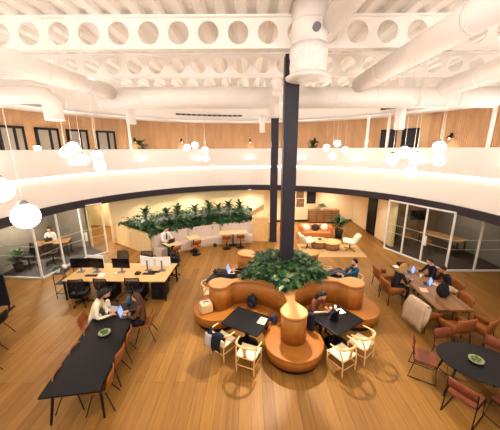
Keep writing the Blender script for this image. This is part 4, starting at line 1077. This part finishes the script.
potted('potted_plant', 'leafy plant in the left glass room by its outer wall', (-9.75, 10.35, .012), .18, .35, 26, .6, .12, 'pot_dark', 1.6, 21, .3)
potted('potted_plant', 'leafy plant inside the right glass room behind the first pane', (7.95, 13.95, .012), .18, .4, 26, .55, .12, 'pot_dark', 1.5, 23, .4)
t = thing('wall_screen', 'black wall screen inside the right glass room', 'screen', (9.5, 14.5, 1.3)); MB().box((0, 0, 0), (.95, .06, .56)).build('housing', 'black', t, bevel=.005); MB().box((0, -.033, 0), (.9, .005, .51)).build('display', 'screen_off', t)
# balcony plants
potted('potted_plant', 'dark leafy plant behind the left parapet by the slim column', pol(9.35, 130.7) + (3.85,), .2, .9, 60, .42, .15, 'pot_dark', .8, 31, .6)
potted('potted_plant', 'bushy green plant behind the parapet right of the main column', pol(9.4, 65.3) + (3.85,), .24, .9, 80, .45, .16, 'pot_dark', .8, 33, .6)
tag(MB().ball((0, 0, .1), (.12, .12, .1), 14).build('table_lamp', 'globe', None, loc=pol(8.9, 163) + (4.95,)), 'small glowing lamp on the parapet by the first balcony door', 'lamp')

# ------------------------------------------------------------------ lights
WARM = (1.0, .86, .70); WARM2 = (1.0, .955, .91)
def area(loc, rot, sx, sy, e, col=WARM):
    l = bpy.data.lights.new('area', 'AREA'); l.shape = 'RECTANGLE'; l.size = sx; l.size_y = sy; l.energy = e; l.color = col
    o = bpy.data.objects.new('area_light', l); COL.objects.link(o); o.location = loc; o.rotation_euler = rot; return o
def spot(loc, to, e, ang=70, blend=.6, r=.05, col=WARM):
    l = bpy.data.lights.new('spot', 'SPOT'); l.energy = e; l.spot_size = R(ang); l.spot_blend = blend; l.shadow_soft_size = r; l.color = col
    o = bpy.data.objects.new('spot_light', l); COL.objects.link(o); o.location = loc
    o.rotation_euler = (Vector(to) - Vector(loc)).to_track_quat('-Z', 'Y').to_euler(); return o
def point(loc, e, r=.1, col=WARM):
    l = bpy.data.lights.new('point', 'POINT'); l.energy = e; l.shadow_soft_size = r; l.color = col
    o = bpy.data.objects.new('point_light', l); COL.objects.link(o); o.location = loc; return o
# unseen uplights added behind the parapet to brighten the ceiling
for a in range(-20, 201, 22):
    p = pol(8.62, a); q = pol(4.0, a); area((p[0], p[1], 4.8), (Vector((q[0], q[1], 8.1)) - Vector((p[0], p[1], 4.8))).to_track_quat('-Z', 'Y').to_euler(), .3, 1.6, 45, WARM2)
# area lights added behind the camera to brighten the parapet face
for x in (-5, 0, 5):
    area((x, -2.2, 5.9), (R(104), 0, 0), 2.5, 1.2, 180, WARM2)
# overhead spots without fittings, added to brighten the floor
for x, y, e in ((-3.0, 5.6, 60), (0.2, 4.6, 110), (-1.5, 10.8, 500), (3.0, 11.2, 460), (-4.6, 8.0, 300)):
    spot((x, y, 7.2), (x, y, 0), e, 95, .9, .12)
# track spots on the main column
for tx, ty, e in ((-.6, 5.3, 560), (2.75, 5.1, 560), (1.05, 5.0, 90)):
    spot((1.05 + (tx - 1.05) * .12, 7.1, 3.8), (tx, ty, 0), e, 46, .35, .03)
# soffit downlights
for a in DLA:
    p = pol(8.6, a); q = pol(7.6, a); spot((p[0], p[1], 2.48), (q[0], q[1], 0), 115 if 60 < a < 140 else 38, 140, .8, .04)
for x, y in ((3.2, 16.9), (5.5, 16.9), (0, 16.6), (-3.5, 15.6), (4, 14.2)): spot((x, y, 2.48), (x, y + .5, 0), 105, 140, .9, .05)
for x, y, e in ((-9.2, 11.2, 140), (9.2, 12.3, 34), (-9.3, 15.6, 90)): point((x, y, 2.3), e, .08)
for a, _ in SC:
    p = pol(10.05, a); spot(p + (5.36,), pol(10.2, a) + (4.6,), 14, 120, .8, .03)

w = bpy.data.worlds.new('world'); S.world = w; w.use_nodes = True
w.node_tree.nodes['Background'].inputs['Color'].default_value = (1, .82, .62, 1); w.node_tree.nodes['Background'].inputs['Strength'].default_value = .1
S.view_settings.view_transform = 'Standard'; S.view_settings.look = 'None'; S.view_settings.gamma = 1; S.view_settings.use_curve_mapping = False
S.view_settings.exposure = 0.6
S.cycles.use_denoising = True
S.cycles.max_bounces = 8; S.cycles.diffuse_bounces = 4; S.cycles.transparent_max_bounces = 8
